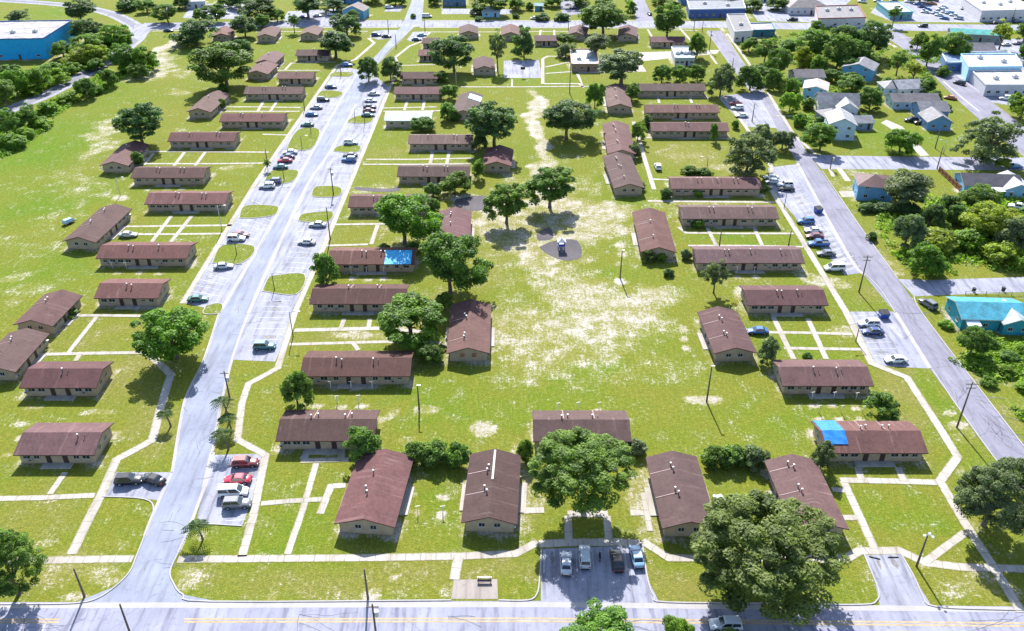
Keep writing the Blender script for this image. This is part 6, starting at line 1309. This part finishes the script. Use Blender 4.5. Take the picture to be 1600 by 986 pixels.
# ------------------------------------------------------------------ small things
root = empty('bench', G(757, 910), 0); tag(root, 'grey slatted bench on the concrete pad by the front road', 'bench')
b = MB(); [b.box((0, -.28 + .14 * i, .45), (2.2, .11, .05)) for i in range(4)]; b.obj('seat', 'pipe', root)
b = MB(); [b.box((0, .3, .6 + .14 * i), (2.2, .05, .11)) for i in range(3)]; b.obj('backrest', 'metal', root)
for s in (-1, 1):
    b = MB(); b.box((s * .9, -.25, .21), (.07, .07, .42)); b.box((s * .9, .27, .45), (.07, .07, .9)); b.box((s * .9, 0, .4), (.07, .5, .05)); b.obj('leg', 'black', root)
# play structure
root = empty('playground_structure', G(877, 390), R(4)); tag(root, 'blue and white playground tower with slide on a dark mulch patch', 'playground')
for x in (-.8, .8):
    for y in (-.8, .8):
        b = MB(); b.tube((x, y, -.1), (x, y, 2.6), .07, n=8); b.obj('post', 'blue', root)
b = MB(); b.box((0, 0, 1.2), (1.75, 1.75, .1)); b.obj('platform', 'unit', root)
b = MB(); b.face([(-1.1, -1.1, 2.6), (1.1, -1.1, 2.6), (0, 0, 3.5)]); b.face([(1.1, -1.1, 2.6), (1.1, 1.1, 2.6), (0, 0, 3.5)]); b.face([(1.1, 1.1, 2.6), (-1.1, 1.1, 2.6), (0, 0, 3.5)]); b.face([(-1.1, 1.1, 2.6), (-1.1, -1.1, 2.6), (0, 0, 3.5)]); b.face([(-1.1, -1.1, 2.6), (-1.1, 1.1, 2.6), (1.1, 1.1, 2.6), (1.1, -1.1, 2.6)]); b.obj('canopy', 'vent', root)
b = MB(); b.hexa([(-.35, .85, 1.2), (.35, .85, 1.2), (.35, 3.2, .2), (-.35, 3.2, .2), (-.35, .85, 1.28), (.35, .85, 1.28), (.35, 3.2, .28), (-.35, 3.2, .28)]); [b.hexa([(x, .85, 1.2), (x + .06, .85, 1.2), (x + .06, 3.2, .2), (x, 3.2, .2), (x, .85, 1.5), (x + .06, .85, 1.5), (x + .06, 3.2, .5), (x, 3.2, .5)]) for x in (-.38, .33)]; b.obj('slide', 'vent', root)
b = MB(); [b.box((0, -.9 - .22 * i, 1.0 - .22 * i), (.8, .25, .05)) for i in range(5)]; b.obj('ladder', 'metal', root)
b = MB(); b.box((0, -.84, 1.65), (1.6, .05, .8)); b.box((.84, 0, 1.65), (.05, 1.6, .8)); b.box((-.84, 0, 1.65), (.05, 1.6, .8)); b.obj('panel', 'blue', root)
# basketball hoop
root = empty('basketball_hoop', G(817, 121), R(180)); tag(root, 'basketball hoop on its pole at the near side of the pale court', 'basketball hoop')
b = MB(); b.path([(0, 0, -.2), (0, 0, 2.9), (0, -.9, 3.3)], [.09, .08, .07], 8); b.obj('pole', 'metal', root)
b = MB(); b.box((0, -.95, 3.5), (1.8, .06, 1.1)); bd = b.obj('backboard', 'black', root)
b = MB(); [b.tube((math.cos(i * .52) * .23, -1.28 + math.sin(i * .52) * .23, 3.05), (math.cos(i * .52 + .52) * .23, -1.28 + math.sin(i * .52 + .52) * .23, 3.05), .02, n=5) for i in range(12)]; b.obj('rim', 'net', root)
# dumpsters
for (x, y, hd, lab) in ((1278, 332, 20, 'blue dumpster in the right lot above the deep blue car'), (1380, 496, 5, 'blue dumpster beside the right street, above the pair of cars')):
    root = empty('dumpster', G(x, y), R(hd)); tag(root, lab, 'dumpster', 'blue dumpsters')
    b = MB(); b.hexa([(-.95, -.7, .15), (.95, -.7, .15), (.95, .7, .15), (-.95, .7, .15), (-1.05, -.85, 1.3), (1.05, -.85, 1.3), (1.05, .85, 1.65), (-1.05, .85, 1.65)]); b.obj('bin', 'blue', root)
    for s in (-1, 1):
        b = MB(); b.hexa([(s * .53 - .5, -.9, 1.33), (s * .53 + .5, -.9, 1.33), (s * .53 + .5, .86, 1.69), (s * .53 - .5, .86, 1.69), (s * .53 - .5, -.9, 1.39), (s * .53 + .5, -.9, 1.39), (s * .53 + .5, .86, 1.75), (s * .53 - .5, .86, 1.75)]); b.obj('lid', 'black', root)
        b = MB(); b.box((s * 1.08, 0, .9), (.1, 1.2, .14)); b.obj('lift_bar', 'metal', root)
        for yy in (-.5, .5):
            b = MB(); b.tube((s * .75 - .05, yy, .1), (s * .75 + .05, yy, .1), .1, n=10); b.obj('wheel', 'rubber', root)
# washing line posts
cl = None
CL = [(517, 607, 'left post of the upper three behind the long block with four vents'), (549, 607, 'middle post of the upper three behind the long block with four vents'), (582, 607, 'right post of the upper three behind the long block with four vents'), (527, 630, 'left post of the lower pair behind the lower middle block'), (561, 629, 'right post of the lower pair behind the lower middle block'),
 (1268, 624, 'left post of the upper three below the lower right block'), (1302, 624, 'middle post of the upper three below the lower right block'), (1337, 625, 'right post of the upper three below the lower right block'), (1279, 645, 'left post of the lower three above the right blue tarp roof'), (1314, 645, 'middle post of the lower three above the right blue tarp roof'), (1348, 646, 'right post of the lower three above the right blue tarp roof'),
 (872, 641, 'left post of three behind the block at bottom centre'), (903, 640, 'middle post of three behind the block at bottom centre'), (936, 640, 'right post of three behind the block at bottom centre'), (549, 427, 'left post below the blue tarp block'), (573, 427, 'middle post below the blue tarp block'), (600, 427, 'right post below the blue tarp block'), (1151, 427, 'left post below the longest right block'), (1178, 427, 'right post below the longest right block'), (176, 419, 'left post below the block under the silver car'), (198, 420, 'right post below the block under the silver car'), (653, 803, 'left post between the two front end-on blocks'), (692, 803, 'right post between the two front end-on blocks')]
for x, y, lab in CL:
    base = G(x, y)
    if cl is None:
        root = cl = empty('clothesline_post', base, R(12)); b = MB(); b.tube((0, 0, -.2), (0, 0, 1.75), .07, n=8); b.obj('post', 'vent', root); b = MB(); b.box((0, 0, 1.78), (.8, .07, .07)); b.obj('crossbar', 'vent', root)
    else:
        root = cl.copy(); COL.objects.link(root); root.location = base
        for ch in [c for c in cl.children]:
            k = ch.copy(); COL.objects.link(k); k.parent = root
    tag(root, 'white T-post, ' + lab, 'clothesline post', 'white clothesline posts')
# wheel stops in the front right bay
for x0, y0, x1, y1, lab in ((1358, 870, 1375, 874, 'black wheel stop lying crooked, left one in the empty front bay'), (1388, 871, 1403, 871, 'black wheel stop lying straight, right one in the empty front bay')):
    a, e = G(x0, y0), G(x1, y1); d = e - a; b = MB(); b.hexa([(-.85, -.09, 0), (.85, -.09, 0), (.85, .09, 0), (-.85, .09, 0), (-.8, -.05, .13), (.8, -.05, .13), (.8, .05, .13), (-.8, .05, .13)])
    o = b.obj('wheel_stop', 'black', None, (a + e) / 2 + Vector((0, 0, .02)), math.atan2(d.y, d.x)); tag(o, lab, 'wheel stop', 'black wheel stops')
# fences
def fence(px, h, mat, label, slats=True):
    pw = [G(*p) for p in px]; c = pw[0].copy(); root = empty('fence', c); tag(root, label, 'fence'); post = None
    for i in range(len(pw) - 1):
        a, e = pw[i] - c, pw[i + 1] - c; d = e - a; L = d.length; u = d.normalized(); n = max(1, int(L / 2.4)); ang = math.atan2(u.y, u.x); rot = Matrix.Rotation(ang, 3, 'Z')
        b = MB()
        for z in ([h * .35, h * .85] if not slats else [h * .2, h * .8]): b.box(tuple((a + e) / 2 + Vector((0, 0, z))), (L, .06, .1), rot=rot)
        if slats:
            for k in range(int(L / .22)): p = a + u * (.11 + .22 * k) + Vector((-u.y, u.x, 0)) * .06; b.box((p.x, p.y, h / 2), (.18, .03, h), rot=rot)
        b.obj('panel', mat, root)
        for k in range(n + 1):
            if post is None: pb = MB(); pb.box((0, 0, h / 2), (.12, .12, h + .15)); post = pb.mesh('post', mat)
            mesh_obj('post', post, root, tuple(a + u * L * k / n))
fence([(1466, 268), (1482, 283), (1499, 299)], 1.8, 'boards', 'brown board fence running down from the side road beside the grey oak')
fence([(1468, 488), (1484, 505), (1497, 521)], 1.1, 'trim', 'white rail fence in front of the turquoise house', False)
fence([(1508, 460), (1540, 461), (1600, 462)], 1.0, 'metal', 'low wire fence above the turquoise house along the side road', False)
for x, y, lab in ((1521, 456, 'dark bin left of two on the kerb above the turquoise house'), (1567, 455, 'dark bin right of two on the kerb above the turquoise house')):
    root = empty('rubbish_bin', G(x, y)); tag(root, lab, 'bin', 'dark wheeled bins'); b = MB(); b.hexa([(-.26, -.3, .05), (.26, -.3, .05), (.26, .3, .05), (-.26, .3, .05), (-.32, -.38, 1.0), (.32, -.38, 1.0), (.32, .38, 1.0), (-.32, .38, 1.0)]); b.obj('body', 'black', root)
    b = MB(); b.box((0, 0, 1.05), (.68, .82, .07), 0, .02); b.obj('lid', 'black', root); b = MB(); b.tube((-.3, .3, .12), (.3, .3, .12), .12, n=10); b.obj('wheel', 'rubber', root)
